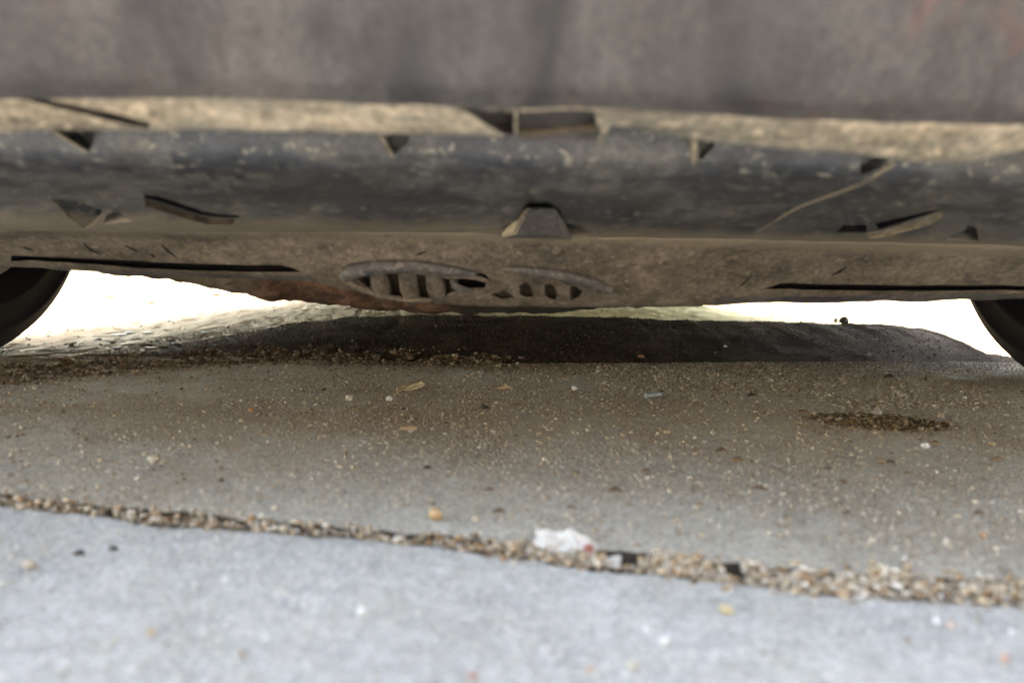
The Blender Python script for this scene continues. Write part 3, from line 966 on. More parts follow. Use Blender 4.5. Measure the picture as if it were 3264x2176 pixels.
def wheel(x, y):
    prof = [(0.195, -0.085), (0.20, -0.098), (0.235, -0.104), (0.268, -0.103), (0.288, -0.094), (0.298, -0.078), (0.301, -0.05), (0.302, 0.0), (0.301, 0.05), (0.298, 0.078), (0.288, 0.094), (0.268, 0.103), (0.235, 0.104), (0.20, 0.098), (0.195, 0.085)]
    # shallow tread grooves round the tyre
    pr = []
    for (r, w) in prof:
        pr.append((r, w))
    grooves = [-0.05, 0.0, 0.05]
    full = []
    for w in np.linspace(-0.078, 0.078, 40):
        r = 0.302 - 0.004 * (w / 0.078) ** 4
        if any(abs(w - k) < 0.005 for k in grooves):
            r -= 0.006
        full.append((r, float(w)))
    pr = [q for q in prof if q[1] < -0.078 and q[1] > -2] [:5] + full + [q for q in prof if q[1] > 0.078][-5:]
    beads = []
    seg = 96
    def lathe(p, name, mat, parent, closed=False):
        v, f = [], []
        for i in range(seg):
            a = 2 * math.pi * i / seg
            for r, w in p:
                v.append((x + w, y + r * math.cos(a), 0.298 + r * math.sin(a)))
        m = len(p)
        for i in range(seg):
            j = (i + 1) % seg
            for k in range(m - 1):
                f.append((i * m + k, j * m + k, j * m + k + 1, i * m + k + 1))
        return link(name, mesh_from(name, v, f), mat, parent)
    wh = bpy.data.objects.new('wheel', None)
    C.objects.link(wh)
    wh.location = (x, y, 0.298)
    bpy.context.view_layer.update()
    wh.parent = car
    wh.matrix_parent_inverse = car.matrix_world.inverted()
    bpy.context.view_layer.update()
    rg = []
    # two raised rings on the sidewalls
    left = [(0.196, -0.088), (0.202, -0.099), (0.226, -0.104), (0.228, -0.107), (0.233, -0.107), (0.235, -0.104), (0.262, -0.104), (0.264, -0.106), (0.268, -0.106), (0.270, -0.102), (0.288, -0.094), (0.297, -0.082)]
    tyre = lathe(left + full + [(r, -w) for r, w in left[::-1]], 'tyre', MAT['tyre'], wh)
    lathe([(0.0, -0.02), (0.06, -0.03), (0.15, -0.01), (0.18, -0.07), (0.197, -0.09), (0.197, 0.09), (0.18, 0.07), (0.15, 0.03), (0.06, 0.04), (0.0, 0.04)], 'rim', MAT['rim'], wh)
    return wh
wheel(-0.792, 1.0)
wheel(0.81, 1.0)
wheel(-0.79, 3.62)
wheel(0.79, 3.62)

# added wall out of view, which keeps the sky off the right-hand side
bm = bmesh.new()
box(bm, 1.12, 1.32, -6.0, 0.30, -0.02, 5.2)
bmesh.ops.bevel(bm, geom=list(bm.edges), offset=0.01, segments=2, affect='EDGES')
hw = bm_obj('sky_block_right', bm, plain('sky blocker grey', (0.24, 0.23, 0.22), 0.9, 0.15, 8, 0.002), None, False)
tag(hw, 'added unseen grey wall right of the car nose, blocking the sky', 'wall', None, 'structure')

# low dark wall added unseen behind the viewer, to block the low sky
bm = bmesh.new()
box(bm, -4.0, 1.08, -1.95, -1.75, -0.02, 1.25)
box(bm, -4.02, 1.09, -1.98, -1.72, 1.252, 1.31)
bw = bm_obj('sky_block_low', bm, plain('sky blocker brown', (0.07, 0.055, 0.048), 0.95, 0.3, 12, 0.003, 0, 0.1), None, False)
tag(bw, 'added unseen low dark wall facing the car nose, blocking the low sky', 'wall', None, 'structure')

# ------------------------------------------------------------------ loose grains: one mesh per kind of stuff
OCT = np.array([(1, 0, 0), (-1, 0, 0), (0, 1, 0), (0, -1, 0), (0, 0, 1), (0, 0, -1)], float)
OCF = np.array([(0, 2, 4), (2, 1, 4), (1, 3, 4), (3, 0, 4), (2, 0, 5), (1, 2, 5), (3, 1, 5), (0, 3, 5)])
def ico(sub):
    bm = bmesh.new()
    bmesh.ops.create_icosphere(bm, subdivisions=sub, radius=1)
    v = np.array([q.co[:] for q in bm.verts])
    f = np.array([[q.index for q in p.verts] for p in bm.faces])
    bm.free()
    return v, f
IC1 = ico(1)
def grains(name, P, size, mat, base=(OCT, OCF), flat=(0.6, 1.0), jit=0.2, smooth=False):
    """P: n x 3 points on the ground, size: n radii"""
    n = len(P)
    bv, bf = base
    a = rng.uniform(0, 2 * np.pi, n)
    sc = np.stack([rng.uniform(0.7, 1.25, n), rng.uniform(0.7, 1.25, n), rng.uniform(*flat, n)], 1) * size[:, None]
    V = bv[None] * (1 + rng.uniform(-jit, jit, (n, len(bv), 1)))
    V = V * sc[:, None, :]
    tl = rng.uniform(-0.5, 0.5, n)
    y, z = V[..., 1].copy(), V[..., 2].copy()
    V[..., 1] = y * np.cos(tl)[:, None] - z * np.sin(tl)[:, None]
    V[..., 2] = y * np.sin(tl)[:, None] + z * np.cos(tl)[:, None]
    x, y = V[..., 0].copy(), V[..., 1].copy()
    V[..., 0] = x * np.cos(a)[:, None] - y * np.sin(a)[:, None]
    V[..., 1] = x * np.sin(a)[:, None] + y * np.cos(a)[:, None]
    V += P[:, None, :]
    V[..., 2] += (sc[:, 2] * 0.55)[:, None]
    V = V.reshape(-1, 3)
    Fc = (bf[None] + (np.arange(n) * len(bv))[:, None, None]).reshape(-1, 3)
    me = bpy.data.meshes.new(name)
    me.vertices.add(len(V))
    me.vertices.foreach_set('co', V.ravel())
    me.loops.add(Fc.size)
    me.loops.foreach_set('vertex_index', Fc.ravel())
    me.polygons.add(len(Fc))
    me.polygons.foreach_set('loop_start', np.arange(0, Fc.size, 3))
    me.polygons.foreach_set('loop_total', np.full(len(Fc), 3))
    me.update()
    me.validate()
    return link(name, me, mat, None, smooth)

def in_view(x, y, m=0.06):
    return abs(x) < 0.665 * y + m

def patch(x, y, s, seed):
    return noise.fractal(Vector((x * s, y * s, seed)), 0.7, 2.1, 5)

# fine sand over the middle slab
P, Z = [], []
while len(P) < 200000:
    y = random.uniform(0.34, 1.36)
    x = random.uniform(-0.95, 0.95)
    if not in_view(x, y) or y < ye(FAR_EDGE, x) + 0.001 or y > ye(FOOT, x):
        continue
    k = patch(x, y, 5.5, 2.0) + 0.35 * patch(x, y, 22, 5.0)
    if random.random() > 0.42 + 0.9 * max(0, k + 0.05):
        continue
    r = min(0.0021, 0.00042 * random.paretovariate(4.0))
    P.append((x, y, Z2))
    Z.append(r)
o = grains('sand', np.array(P), np.array(Z), MAT['sand'])
tag(o, 'fine tan sand scattered over the grey concrete under the car', 'sand', None, 'stuff')

# crumbs of dry mortar and dirt, thinly over the middle slab
P, Z = [], []
while len(P) < 1500:
    y, x = random.uniform(0.36, 1.15), random.uniform(-0.8, 0.8)
    if not in_view(x, y) or y < ye(FAR_EDGE, x) + 0.003 or y > ye(FOOT, x) or patch(x, y, 14, 31.0) < -0.05:
        continue
    P.append((x, y, Z2))
    Z.append(min(0.0032, 0.0011 * random.paretovariate(3.6)) * (0.55 + 0.5 * y))
o = grains('dirt_crumbs', np.array(P), np.array(Z), grain_mat('dry crumbs', [(0, (0.10, 0.07, 0.045)), (0.3, (0.25, 0.19, 0.125)), (0.8, (0.38, 0.31, 0.23)), (1, (0.44, 0.39, 0.32))]), IC1, (0.5, 0.8), 0.3)
tag(o, 'tan dirt crumbs strewn over the sandy middle slab', 'dirt', None, 'stuff')

# a drift of coarser sand on the right, at the foot of the hump
P, Z = [], []
while len(P) < 14000:
    x, y = random.uniform(0.1, 0.75), random.uniform(0.78, 1.3)
    if y > ye(FOOT, x):
        continue
    k = patch(x, y, 7, 21.0) + 0.3 - 5.0 * ((x - 0.30) ** 2 * 0.7 + (y - 1.0) ** 2)
    if random.random() > k:
        continue
    P.append((x, y, Z2))
    Z.append(min(0.0026, 0.00075 * random.paretovariate(3.4)))
o = grains('sand_drift', np.array(P), np.array(Z), MAT['sand'])
tag(o, 'drift of coarse tan sand on the slab right of centre before the dark hump', 'sand', None, 'stuff')

# thinner blurred grit on the near slab
P, Z = [], []
while len(P) < 14000:
    y = random.uniform(0.2, 0.46)
    x = random.uniform(-0.4, 0.4)
    if not in_view(x, y) or y > ye(NEAR_EDGE, x) - 0.001:
        continue
    k = patch(x, y, 16, 8.0)
    if random.random() > 0.3 + 0.7 * max(0, k):
        continue
    P.append((x, y, Z1))
    Z.append(min(0.0011, 0.00034 * random.paretovariate(3.4)))
o = grains('grit', np.array(P), np.array(Z), grain_mat('pale grit', [(0, (0.20, 0.165, 0.13)), (0.2, (0.34, 0.31, 0.27)), (0.7, (0.46, 0.44, 0.41)), (1, (0.58, 0.57, 0.56))]))
tag(o, 'pale grit sprinkled over the near blue grey concrete', 'grit', None, 'stuff')

# grit on the asphalt hump and crumbs on the earth
P, Z = [], []
while len(P) < 26000:
    y = random.uniform(1.05, 1.62)
    x = random.uniform(-0.6, 0.95)
    if y < ye(FOOT, x):
        continue
    z = gz(x, y)
    P.append((x, y, z))
    Z.append(min(0.0024, 0.00055 * random.paretovariate(3.4)))
o = grains('gravel', np.array(P), np.array(Z), grain_mat('asphalt grit', [(0, (0.022, 0.017, 0.014)), (0.8, (0.055, 0.041, 0.032)), (0.975, (0.09, 0.07, 0.056)), (1, (0.28, 0.26, 0.24))]))
tag(o, 'dark grit with a few pale grains on the asphalt hump', 'gravel', None, 'stuff')

# brown clods where the slab, hump and earth meet on the left
P, Z = [], []
band = smooth_path([on_z(a, b, Z2) for a, b in ((-200, 1215), (0, 1190), (200, 1180), (400, 1165), (600, 1150), (800, 1142), (1050, 1146), (1300, 1152), (1600, 1160))], 20)
while len(P) < 15000:
    i = random.randrange(len(band) - 1)
    t = random.random()
    q = band[i].lerp(band[i + 1], t)
    w = 0.075 * (1 - 0.78 * i / len(band))
    x, y = q.x + random.gauss(0, 0.012), q.y + random.gauss(0, w)
    if patch(x, y, 20, 3) < -0.15:
        continue
    P.append((x, y, gz(x, y)))
    Z.append(min(0.0042, 0.00075 * random.paretovariate(2.6)))
while len(P) < 38000:
    x = random.uniform(-0.25, 0.95)
    y = ye(FOOT, x) + 0.012 - abs(random.gauss(0, 0.06 + 0.03 * max(0, fbm(x, 2.2, 9))))
    P.append((x, y, Z2))
    Z.append(min(0.0016, 0.0005 * random.paretovariate(3.4)))
o = grains('soil_crumbs', np.array(P), np.array(Z), MAT['clod'], IC1, (0.5, 0.9), 0.3)
tag(o, 'brown soil crumbs along the foot of the hump by the left wheel', 'soil', None, 'stuff')

P, Z = [], []
while len(P) < 5000:
    y = 1.08 + 2.2 * random.random() ** 1.6
    x = random.uniform(-1.25, 0.1)
    if x < -0.7 * y - 0.05 or y < ye(FOOT, x) + 0.02:
        continue
    if x > HX0 and y < float(np.interp(x, cx, cyy)) + 0.1:
        continue
    P.append((x, y, gz(x, y)))
    Z.append(min(0.005, 0.0007 * random.paretovariate(2.8)))
o = grains('earth_crumbs', np.array(P), np.array(Z), grain_mat('pale earth crumbs', [(0, (0.09, 0.07, 0.05)), (0.4, (0.22, 0.185, 0.135)), (0.9, (0.30, 0.265, 0.21)), (1, (0.55, 0.53, 0.50))]), IC1, (0.35, 0.7), 0.3)
tag(o, 'pale crumbs and flakes on the trodden earth behind the left wheel', 'earth', None, 'stuff')

# grit packed into the joint
P, Z = [], []
for _ in range(17000):
    x = random.uniform(-0.42, 0.42)
    a, b = ye(NEAR_EDGE, x), ye(FAR_EDGE, x)
    t = random.gauss(0.62, 0.32) + 0.5 * fbm(x, 4.4, 45)
    y = a + (b - a) * t
    if random.random() < 0.85 * min(1, max(0, (0.10 - x) / 0.14)):
        continue
    if gap(x) and y > a + (b - a) * 0.35:
        continue
    P.append((x, y, max(-0.0022 + random.random() * 0.0042, (Z2 if t > 1 else Z1 if t < 0 else -1))))
    Z.append(min(0.0022, 0.00065 * random.paretovariate(2.6)))
o = grains('joint_grit', np.array(P), np.array(Z), MAT['pebble_mix'], IC1, (0.5, 0.9), 0.22)
tag(o, 'tan and brown grit packed in the joint between two concrete slabs', 'grit', None, 'stuff')

# debris in the round hole
P, Z = [], []
RX, RY = 0.062, 0.044
for _ in range(5200):
    a, r = random.uniform(0, 2 * math.pi), math.sqrt(random.random()) * random.choice((0.85, 1.0, 1.12))
    x, y = PIT.x + RX * r * math.cos(a), PIT.y + RY * r * math.sin(a)
    P.append((x, y, Z2 - 0.001 + 0.0028 * (1 - r * r) * random.random()))
    Z.append(min(0.0026, 0.0008 * random.paretovariate(2.8)))
o = grains('debris', np.array(P), np.array(Z), grain_mat('rotten grit', [(0, (0.025, 0.019, 0.012)), (0.4, (0.085, 0.058, 0.03)), (0.75, (0.19, 0.135, 0.075)), (0.94, (0.30, 0.235, 0.16)), (1, (0.40, 0.36, 0.32))]), IC1, (0.5, 0.9), 0.3)
tag(o, 'dark brown rotten grit heaped in a round patch on the right', 'debris', None, 'stuff')

# ------------------------------------------------------------------ single stones
def stone_mesh(seed, sub=2, rough=0.22):
    bm = bmesh.new()
    bmesh.ops.create_icosphere(bm, subdivisions=sub, radius=1)
    for q in bm.verts:
        d = q.co.normalized()
        k = 1 + rough * noise.fractal(d * 1.1 + Vector((seed * 3.7, seed * 1.1, 0)), 0.8, 2, 3)
        for e in range(7):                            # broken facets
            nn = Vector((math.sin(seed * 9.1 + e * 2.4), math.cos(seed * 5.3 + e * 1.7), math.sin(seed * 3.3 + e * 4.1))).normalized()
            k = min(k, (0.78 + 0.1 * math.sin(seed + e * 3)) / max(0.05, d.dot(nn))) if d.dot(nn) > 0.4 else k
        q.co = d * k
    me = bpy.data.meshes.new('pebble')
    bm.to_mesh(me)
    bm.free()
    me.polygons.foreach_set('use_smooth', [True] * len(me.polygons))
    return me
SM = [stone_mesh(i) for i in range(9)]
for me in SM:
    me.materials.append(MAT['pebble'])

def put_stone(name, me, p, size, mat=None, rot=None):
    o = bpy.data.objects.new(name, me)
    C.objects.link(o)
    o.location = p
    o.scale = size
    o.rotation_euler = rot or (random.uniform(-0.3, 0.3), random.uniform(-0.3, 0.3), random.uniform(0, 6.28))
    return o

# pebbles in the joint: individuals, each of one plain colour
TINTS = [('white', (0.46, 0.45, 0.43), 0.10), ('cream', (0.35, 0.305, 0.235), 0.22), ('tan', (0.27, 0.205, 0.135), 0.30), ('orange', (0.29, 0.14, 0.055), 0.08), ('dark brown', (0.10, 0.066, 0.042), 0.15), ('grey', (0.19, 0.185, 0.18), 0.15)]
SEG = [('at the joint\'s left end', -60, 620), ('in the joint between white chip and honey pebble', 620, 1388), ('in the joint between honey pebble and paper', 1388, 1760), ('in the joint just right of the paper', 1950, 2350), ('in the joint below the debris patch', 2350, 2800), ('at the joint\'s right end', 2800, 3300)]
random.seed(12)
ORD = ['leftmost', 'second from the left', 'third from the left', 'fourth from the left', 'fifth from the left', 'sixth from the left', 'seventh from the left', 'eighth from the left', 'ninth from the left', 'tenth from the left', 'eleventh from the left', 'twelfth from the left', 'thirteenth from the left', 'fourteenth from the left']
TM = {}
for nm, col, _ in TINTS:
    TM[nm] = [q.copy() for q in SM]
    for q in TM[nm]:
        q.materials.clear()
        q.materials.append(stone(col, 0.75))
for seg, (where, pa, pb) in enumerate(SEG):
    cnt = (9, 12, 10, 24, 30, 34)[seg]
    lot = []
    for k in range(cnt):
        px = random.uniform(pa, pb)
        x0 = on_z(px, 1600 + 300 * px / 3264, 0).x
        nm = random.choices([q[0] for q in TINTS], [q[2] for q in TINTS])[0]
        lot.append((x0, nm))
    lot.sort()
    seen = {}
    for x0, nm in lot:
        k = seen.get(nm, 0)
        seen[nm] = k + 1
        a, b = ye(NEAR_EDGE, x0), ye(FAR_EDGE, x0)
        y = a + (b - a) * (random.uniform(0.08, 0.95) if not gap(x0) else random.uniform(0.05, 0.35))
        r = random.uniform(0.0009, 0.0018) * (0.85, 0.85, 0.95, 1.2, 1.2, 1.15)[seg] * (1.3 if random.random() < 0.1 else 1)
        o = put_stone('pebble', TM[nm][random.randrange(9)], (x0, y, -0.0006 + random.random() * 0.0022), (r * random.uniform(0.9, 1.5), r * random.uniform(0.7, 1.1), r * random.uniform(0.6, 0.9)))
        tag(o, f'{nm} pebble {where}, {ORD[k]}', 'pebble', 'pebbles in the slab joint')

def single(px, row, w, h, col, label, name='pebble', cat='pebble', group=None, asp=1.0, seed=None, rough=0.7, me=None):
    p = ground_hit(px, row)
    dist = p.y
    rw, rh = w / F * dist * 0.45, h / F * dist * 0.45
    col = tuple(k * 0.78 for k in col)
    m = (me or stone_mesh(seed if seed is not None else px * 0.013, 2, 0.3))
    if not m.materials:
        m.materials.append(stone(col, rough))
    o = put_stone(name, m, (p.x, p.y, p.z + rh * 0.75), (rw, rw * asp, rh), None, (0, 0, random.uniform(-0.4, 0.4)))
    tag(o, label, cat, group)
    return o

single(1388, 1655, 64, 52, (0.46, 0.30, 0.15), 'honey coloured rounded pebble lying just behind the joint, left of the paper scrap', asp=0.8)
single(686, 1678, 58, 26, (0.60, 0.60, 0.60), 'flat white stone chip at the left part of the slab joint', 'stone_chip', 'stone chip')
single(835, 1652, 26, 24, (0.60, 0.57, 0.50), 'bright cream pebble beside the white stone chip in the joint')
single(2117, 2055, 42, 42, (0.66, 0.66, 0.66), 'bright white bead-like pebble alone on the near concrete slab')
single(2315, 1955, 52, 40, (0.52, 0.42, 0.25), 'straw coloured pebble on the near slab below the joint')
single(2985, 1988, 34, 34, (0.62, 0.62, 0.64), 'white pebble of a touching pair on the near slab at the right')
single(3028, 2000, 34, 34, (0.58, 0.46, 0.40), 'pinkish pebble of a touching pair on the near slab at the right')
single(3200, 2108, 36, 36, (0.52, 0.32, 0.25), 'pink pebble in the bottom right corner of the near slab')
single(1878, 2140, 28, 28, (0.56, 0.36, 0.26), 'salmon pebble near the bottom edge of the near slab')
single(2015, 2132, 38, 32, (0.52, 0.48, 0.40), 'pale grey-tan pebble near the bottom edge, right of the salmon one')
single(2885, 2045, 30, 20, (0.30, 0.24, 0.20), 'brown flattish pebble on the near slab at the right')
single(1155, 1962, 34, 42, (0.70, 0.71, 0.74), 'small pale bluish chip standing on the near slab', 'stone_chip', 'stone chip')
single(770, 2090, 34, 24, (0.30, 0.23, 0.18), 'brown crumb on the bright near slab at the left')
single(92, 1812, 46, 40, (0.50, 0.44, 0.36), 'tan crumbly pebble on the near slab at the far left')
single(1505, 2160, 34, 26, (0.45, 0.20, 0.15), 'reddish chip at the bottom edge of the near slab', 'stone_chip', 'stone chip')
single(480, 2022, 30, 24, (0.55, 0.40, 0.24), 'amber pebble on the bright left part of the near slab')
single(488, 1472, 44, 30, (0.55, 0.50, 0.40), 'cream pebble at the left of a touching pair on the sandy slab')
single(500, 1470, 28, 28, (0.27, 0.18, 0.10), 'brown pebble at the right of a touching pair on the sandy slab')
single(801, 1312, 22, 20, (0.45, 0.25, 0.13), 'orange pebble alone on the sandy slab at the left')
single(1112, 1277, 28, 26, (0.62, 0.58, 0.52), 'pointed whitish pebble left of the long dirt clod')
single(1240, 1278, 26, 24, (0.56, 0.56, 0.57), 'grey-white pebble below the long dirt clod')
single(1831, 1244, 20, 20, (0.58, 0.57, 0.54), 'bright white pebble in the middle of the sandy slab')
single(2041, 1141, 28, 15, (0.30, 0.13, 0.09), 'reddish pebble at the foot of the dark hump')
single(1662, 1143, 24, 12, (0.24, 0.14, 0.11), 'dull red-brown pebble at the foot of the hump left of the redder one')
single(2455, 1218, 24, 16, (0.55, 0.56, 0.57), 'grey-white pebble among tan sand on the right of the slab')
single(2285, 1200, 18, 16, (0.42, 0.33, 0.25), 'tan pebble among the sand heap on the right')
single(3008, 1202, 18, 16, (0.48, 0.42, 0.34), 'pale tan pebble near the right wheel')
single(2870, 1266, 26, 18, (0.50, 0.45, 0.36), 'cream pebble above the round debris patch')
single(2998, 1332, 24, 20, (0.55, 0.44, 0.36), 'pinkish cream pebble at the right edge of the debris patch')
single(2793, 1322, 34, 26, (0.42, 0.36, 0.38), 'mauve-grey stone standing in the debris patch', 'stone', 'stone')
single(2948, 1428, 34, 26, (0.72, 0.74, 0.78), 'bright bluish white chip on the slab below the debris patch', 'stone_chip', 'stone chip')
single(2125, 1383, 22, 18, (0.58, 0.48, 0.36), 'peach pebble in the middle of the sandy slab')
single(2745, 1488, 40, 34, (0.26, 0.22, 0.18), 'dark brown-grey stone on the sandy slab at the right', 'stone', 'stone')
single(2810, 1478, 36, 26, (0.28, 0.20, 0.13), 'brown pebble right of the dark brown-grey stone')
single(3133, 1712, 24, 22, (0.48, 0.26, 0.15), 'orange pebble on the slab above the joint at the far right')
single(2664, 1028, 18, 24, (0.012, 0.0115, 0.011), 'smaller dark rock of the pair on the crest of the hump', 'rock', 'rock')  # backlit silhouette painted into the near-black colour of both rocks
single(2690, 1030, 36, 30, (0.012, 0.0115, 0.011), 'larger dark rock of the pair on the crest of the hump', 'rock', 'rock')
single(2770, 1136, 16, 16, (0.30, 0.28, 0.26), 'grey stone on the dark hump at the right', 'stone', 'stone')
single(2312, 1106, 14, 8, (0.62, 0.60, 0.58), 'pale chip on the dark hump', 'stone_chip', 'stone chip')
single(350, 950, 56, 44, (0.62, 0.66, 0.72), 'pale bluish rubble lump on the glaring ground behind the left wheel', 'rubble', 'rubble')
for px, row, w, h, where in ((655, 948, 40, 18, 'leftmost of the heap under the bumper'), (690, 944, 44, 24, 'broadest of the heap under the bumper'), (725, 945, 40, 26, 'tallest of the heap under the bumper'), (760, 950, 30, 14, 'rightmost of the heap under the bumper'), (480, 966, 40, 16, 'leftmost of the low row right of the bluish lump'), (520, 962, 40, 18, 'middle one of the low row right of the bluish lump'), (560, 968, 30, 12, 'rightmost of the low row by bluish lump')):
    single(px, row, w, h, (0.48, 0.46, 0.42), 'earth lump on bright ground, ' + where, 'earth_lump', 'lump', 'earth lumps behind the left wheel')
for px, row, w, where in ((380, 1068, 60, 'the longest, far back by the left wheel'), (415, 1062, 40, 'second in the back row from the left wheel'), (470, 1063, 46, 'third in the back row from the left wheel'), (660, 1060, 40, 'on the light strip left of the dark hump'), (735, 1070, 26, 'smallest, touching the edge of the dark hump'), (375, 1110, 44, 'in the front row nearest the left wheel'), (480, 1110, 50, 'at the pointed left end of the dark hump'), (310, 1082, 30, 'closest to the left tyre'), (560, 1095, 36, 'just behind the pointed end of the dark hump')):
    single(px, row, w, 7, (0.5, 0.49, 0.47), 'thin white flake on the earth, ' + where, 'flake', 'flake', 'white flakes on the earth')

# long dirt clod, lumpy
def clod(px0, r0, px1, r1, thick, label, seed):
    a, b = ground_hit(px0, r0), ground_hit(px1, r1)
    bm = bmesh.new()
    bmesh.ops.create_icosphere(bm, subdivisions=4, radius=1)
    L = (b - a).length / 2
    mid = (a + b) / 2
    ang = math.atan2(b.y - a.y, b.x - a.x)
    for q in bm.verts:
        d = q.co.normalized()
        k = 1 + 0.45 * noise.fractal(Vector((d.x * 2.6 + seed, d.y * 1.4, d.z * 1.4)), 0.7, 2.1, 5)
        tz = thick * (0.75 + 0.45 * d.x)
        q.co = Vector((d.x * L * (0.85 + 0.15 * k), d.y * thick * 1.2 * k, d.z * tz * k))
    o = bm_obj('dirt_clod', bm, MAT['clod_pale'])
    o.location = mid + Vector((0, 0, thick * 0.45))
    o.rotation_euler = (0, 0, ang)
    tag(o, label, 'dirt clod')
MAT['clod_pale'] = plain('tan dried dirt', (0.36, 0.28, 0.19), 0.95, 0.35, 150, 0.002)
clod(1268, 1252, 1345, 1228, 0.0055, 'long lumpy tan dirt clod lying on the sandy slab', 1.0)
clod(1565, 1240, 1632, 1238, 0.0032, 'low tan dirt clod right of the long one', 5.0)
clod(1270, 1370, 1330, 1372, 0.003, 'crumbly low dirt clod on the slab in front of the long one', 9.0)

# leaf scraps, twig pieces
def leaf(px, row, w, mat, label, group=None, lift=0.004, seed=0, name='leaf_scrap', cat='leaf scrap', aspect=0.28):
    p = ground_hit(px, row)
    L = 0.85 * w / F * p.y
    lift = min(lift, L * 0.16)
    bm = bmesh.new()
    n = 8
    top, bot = [], []
    for i in range(n + 1):
        t = i / n
        wd = L * aspect * math.sin(math.pi * min(max(t, 0.04), 0.96)) * (1 + 0.3 * noise.noise(Vector((t * 5, seed, 0))))
        zc = lift * math.sin(math.pi * t) * 0.6 + 0.0008
        for s, lst in ((1, top), (-1, bot)):
            lst.append((L * (t - 0.5), s * wd, zc + lift * 0.5 * (s + 1) * math.sin(math.pi * t)))
    va = [bm.verts.new(q) for q in top]
    vb = [bm.verts.new(q) for q in bot]
    vc = [bm.verts.new((q[0], q[1], q[2] - 0.0004)) for q in top]
    vd = [bm.verts.new((q[0], q[1], q[2] - 0.0004)) for q in bot]
    for i in range(n):
        bm.faces.new((va[i], va[i + 1], vb[i + 1], vb[i]))
        bm.faces.new((vc[i], vd[i], vd[i + 1], vc[i + 1]))
        bm.faces.new((va[i], vc[i], vc[i + 1], va[i + 1]))
        bm.faces.new((vb[i], vb[i + 1], vd[i + 1], vd[i]))
    o = bm_obj(name, bm, mat)
    o.location = p
    o.rotation_euler = (0, 0, random.uniform(-0.35, 0.35))
    tag(o, label, cat, group)
leaf(1545, 1304, 46, MAT['darkleaf'], 'black curled leaf crumb in the middle of the sandy slab', lift=0.008, aspect=0.35)
leaf(1648, 1294, 60, MAT['straw'], 'thin orange straw scrap right of the black leaf crumb', name='straw_scrap', cat='straw', aspect=0.1, lift=0.001)
leaf(1285, 1308, 28, MAT['darkleaf'], 'small dark leaf crumb below the long dirt clod', lift=0.003)
leaf(1960, 1568, 60, MAT['leaf'], 'brown pointed leaf scrap on the sandy slab above the paper', lift=0.004, aspect=0.14)
for i, (px, row, w, where) in enumerate(((2352, 1474, 70, 'midway between the paper scrap and the debris patch'), (2420, 1562, 56, 'below the largest leaf scrap, right of the paper'), (2060, 1505, 40, 'above the pointed leaf scrap'), (2560, 1318, 52, 'just left of the debris patch'), (2300, 1440, 56, 'above the largest leaf scrap'), (2840, 1478, 42, 'beside the brown pebble under the debris patch'), (3180, 1470, 60, 'at the right edge below the debris patch'), (2700, 1640, 40, 'low on the slab under the dark stone'), (3120, 1640, 50, 'above the orange pebble at the far right'), (2230, 1610, 30, 'between the paper scrap and the low right corner'), (1560, 1565, 40, 'above the paper scrap, as a thin straw'), (1590, 1635, 56, 'between the honey pebble and the paper scrap'), (2980, 1420, 64, 'touching the bluish white chip'), (2640, 1500, 34, 'left of the dark brown-grey stone'), (1820, 1620, 34, 'right above the paper scrap'))):
    leaf(px, row, w, MAT['leaf'] if i % 3 else MAT['straw'], ('thin dry brown' if i % 3 else 'thin orange-brown') + ' leaf scrap ' + where, 'dry leaf scraps on the sandy slab', 0.002, i, aspect=0.12)
for i, (px, row, w, where) in enumerate(((1362, 1495, 34, 'above the honey pebble'), (705, 1535, 30, 'above the white chip in the joint'), (1422, 1352, 22, 'below the long dirt clod'), (360, 1755, 44, 'on the near slab below the joint, right one of two'), (250, 1770, 60, 'on the near slab below the joint, left one of two'), (1030, 1246, 30, 'left of the long dirt clod'), (2110, 1250, 20, 'right beside the grey metal rod'), (2400, 1265, 50, 'in the sand right of the metal rod'), (2840, 1205, 60, 'on the shaded slab near the right wheel'))):
    leaf(px, row, w, MAT['darkleaf'], 'tiny black crumb ' + where, 'black crumbs on the concrete', 0.004, i + 40, 'leaf_crumb', 'leaf crumb', 0.2)

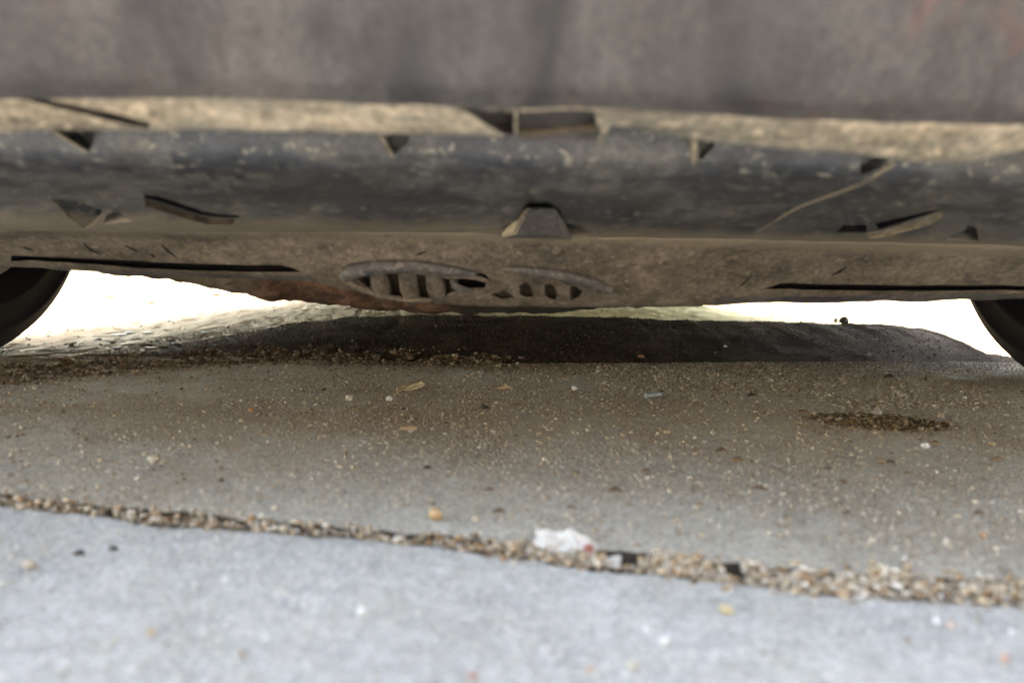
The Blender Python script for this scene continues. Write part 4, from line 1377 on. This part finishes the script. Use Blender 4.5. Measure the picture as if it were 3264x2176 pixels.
# short grey metal bit
p0, p1 = ground_hit(2058, 1270), ground_hit(2104, 1265)
bm = bmesh.new()
tube(bm, [p0 + Vector((0, 0, 0.003)), p1 + Vector((0, 0, 0.0035))], 0.0028, 12)
tag(bm_obj('metal_scrap', bm, MAT['wire'], None, False), 'short grey metal rod end on the sandy slab', 'metal scrap')

# crumpled paper scrap with a red printed corner
p = ground_hit(1835, 1790)
NX, NY = 30, 14
verts, faces = [], []
wid, hei = 0.041, 0.0155
for j in range(NY + 1):
    for i in range(NX + 1):
        u, v_ = i / NX, j / NY
        outline = 1.0 - 0.12 * u if u < 0.5 else 0.94 - 0.62 * sstep(0.5, 0.8, u)
        outline *= 0.9 + 0.16 * noise.noise(Vector((u * 7, 0, 1)))
        base = 0.12 * max(0, 0.5 - abs(u - 0.35))
        h = v_ * outline
        x = (u - 0.5) * wid + 0.002 * noise.noise(Vector((u * 4, v_ * 4, 3)))
        y = 0.010 * v_ - 0.004 + 0.0022 * noise.fractal(Vector((u * 4, v_ * 2.5, 7)), 0.8, 2, 3)
        z = h * hei * (0.85 + 0.1 * noise.noise(Vector((u * 6, v_ * 2, 5)))) - 0.003 + 0.002 * noise.noise(Vector((u * 9, v_ * 6, 11)))
        verts.append((x, y, z))
for j in range(NY):
    for i in range(NX):
        q = j * (NX + 1) + i
        faces.append((q, q + 1, q + NX + 2, q + NX + 1))
nb = len(verts)
verts += [(a, b + 0.0004, c) for a, b, c in verts]
faces += [tuple(k + nb for k in q[::-1]) for q in faces]
rim = [i for i in range(NX + 1)] + [j * (NX + 1) + NX for j in range(1, NY + 1)] + [NY * (NX + 1) + i for i in range(NX - 1, -1, -1)] + [j * (NX + 1) for j in range(NY - 1, 0, -1)]
faces += [(a, b, b + nb, a + nb) for a, b in zip(rim, rim[1:] + rim[:1])]
me = mesh_from('paper_scrap', verts, faces)
paper = link('paper_scrap', me, MAT['paper'], None, False)
me.materials.append(MAT['redprint'])
for q in me.polygons:
    c = q.center
    if abs(c.x - 0.0052) < 0.0018 and 0.001 < c.z < 0.0036:
        q.material_index = 1
paper.location = p + Vector((0, -0.0045, 0.0055))
paper.rotation_euler = (0, 0, -0.2)
tag(paper, 'crumpled white paper scrap with a red mark, stuck in the joint between the slabs', 'paper scrap')
bpy.context.view_layer.update()
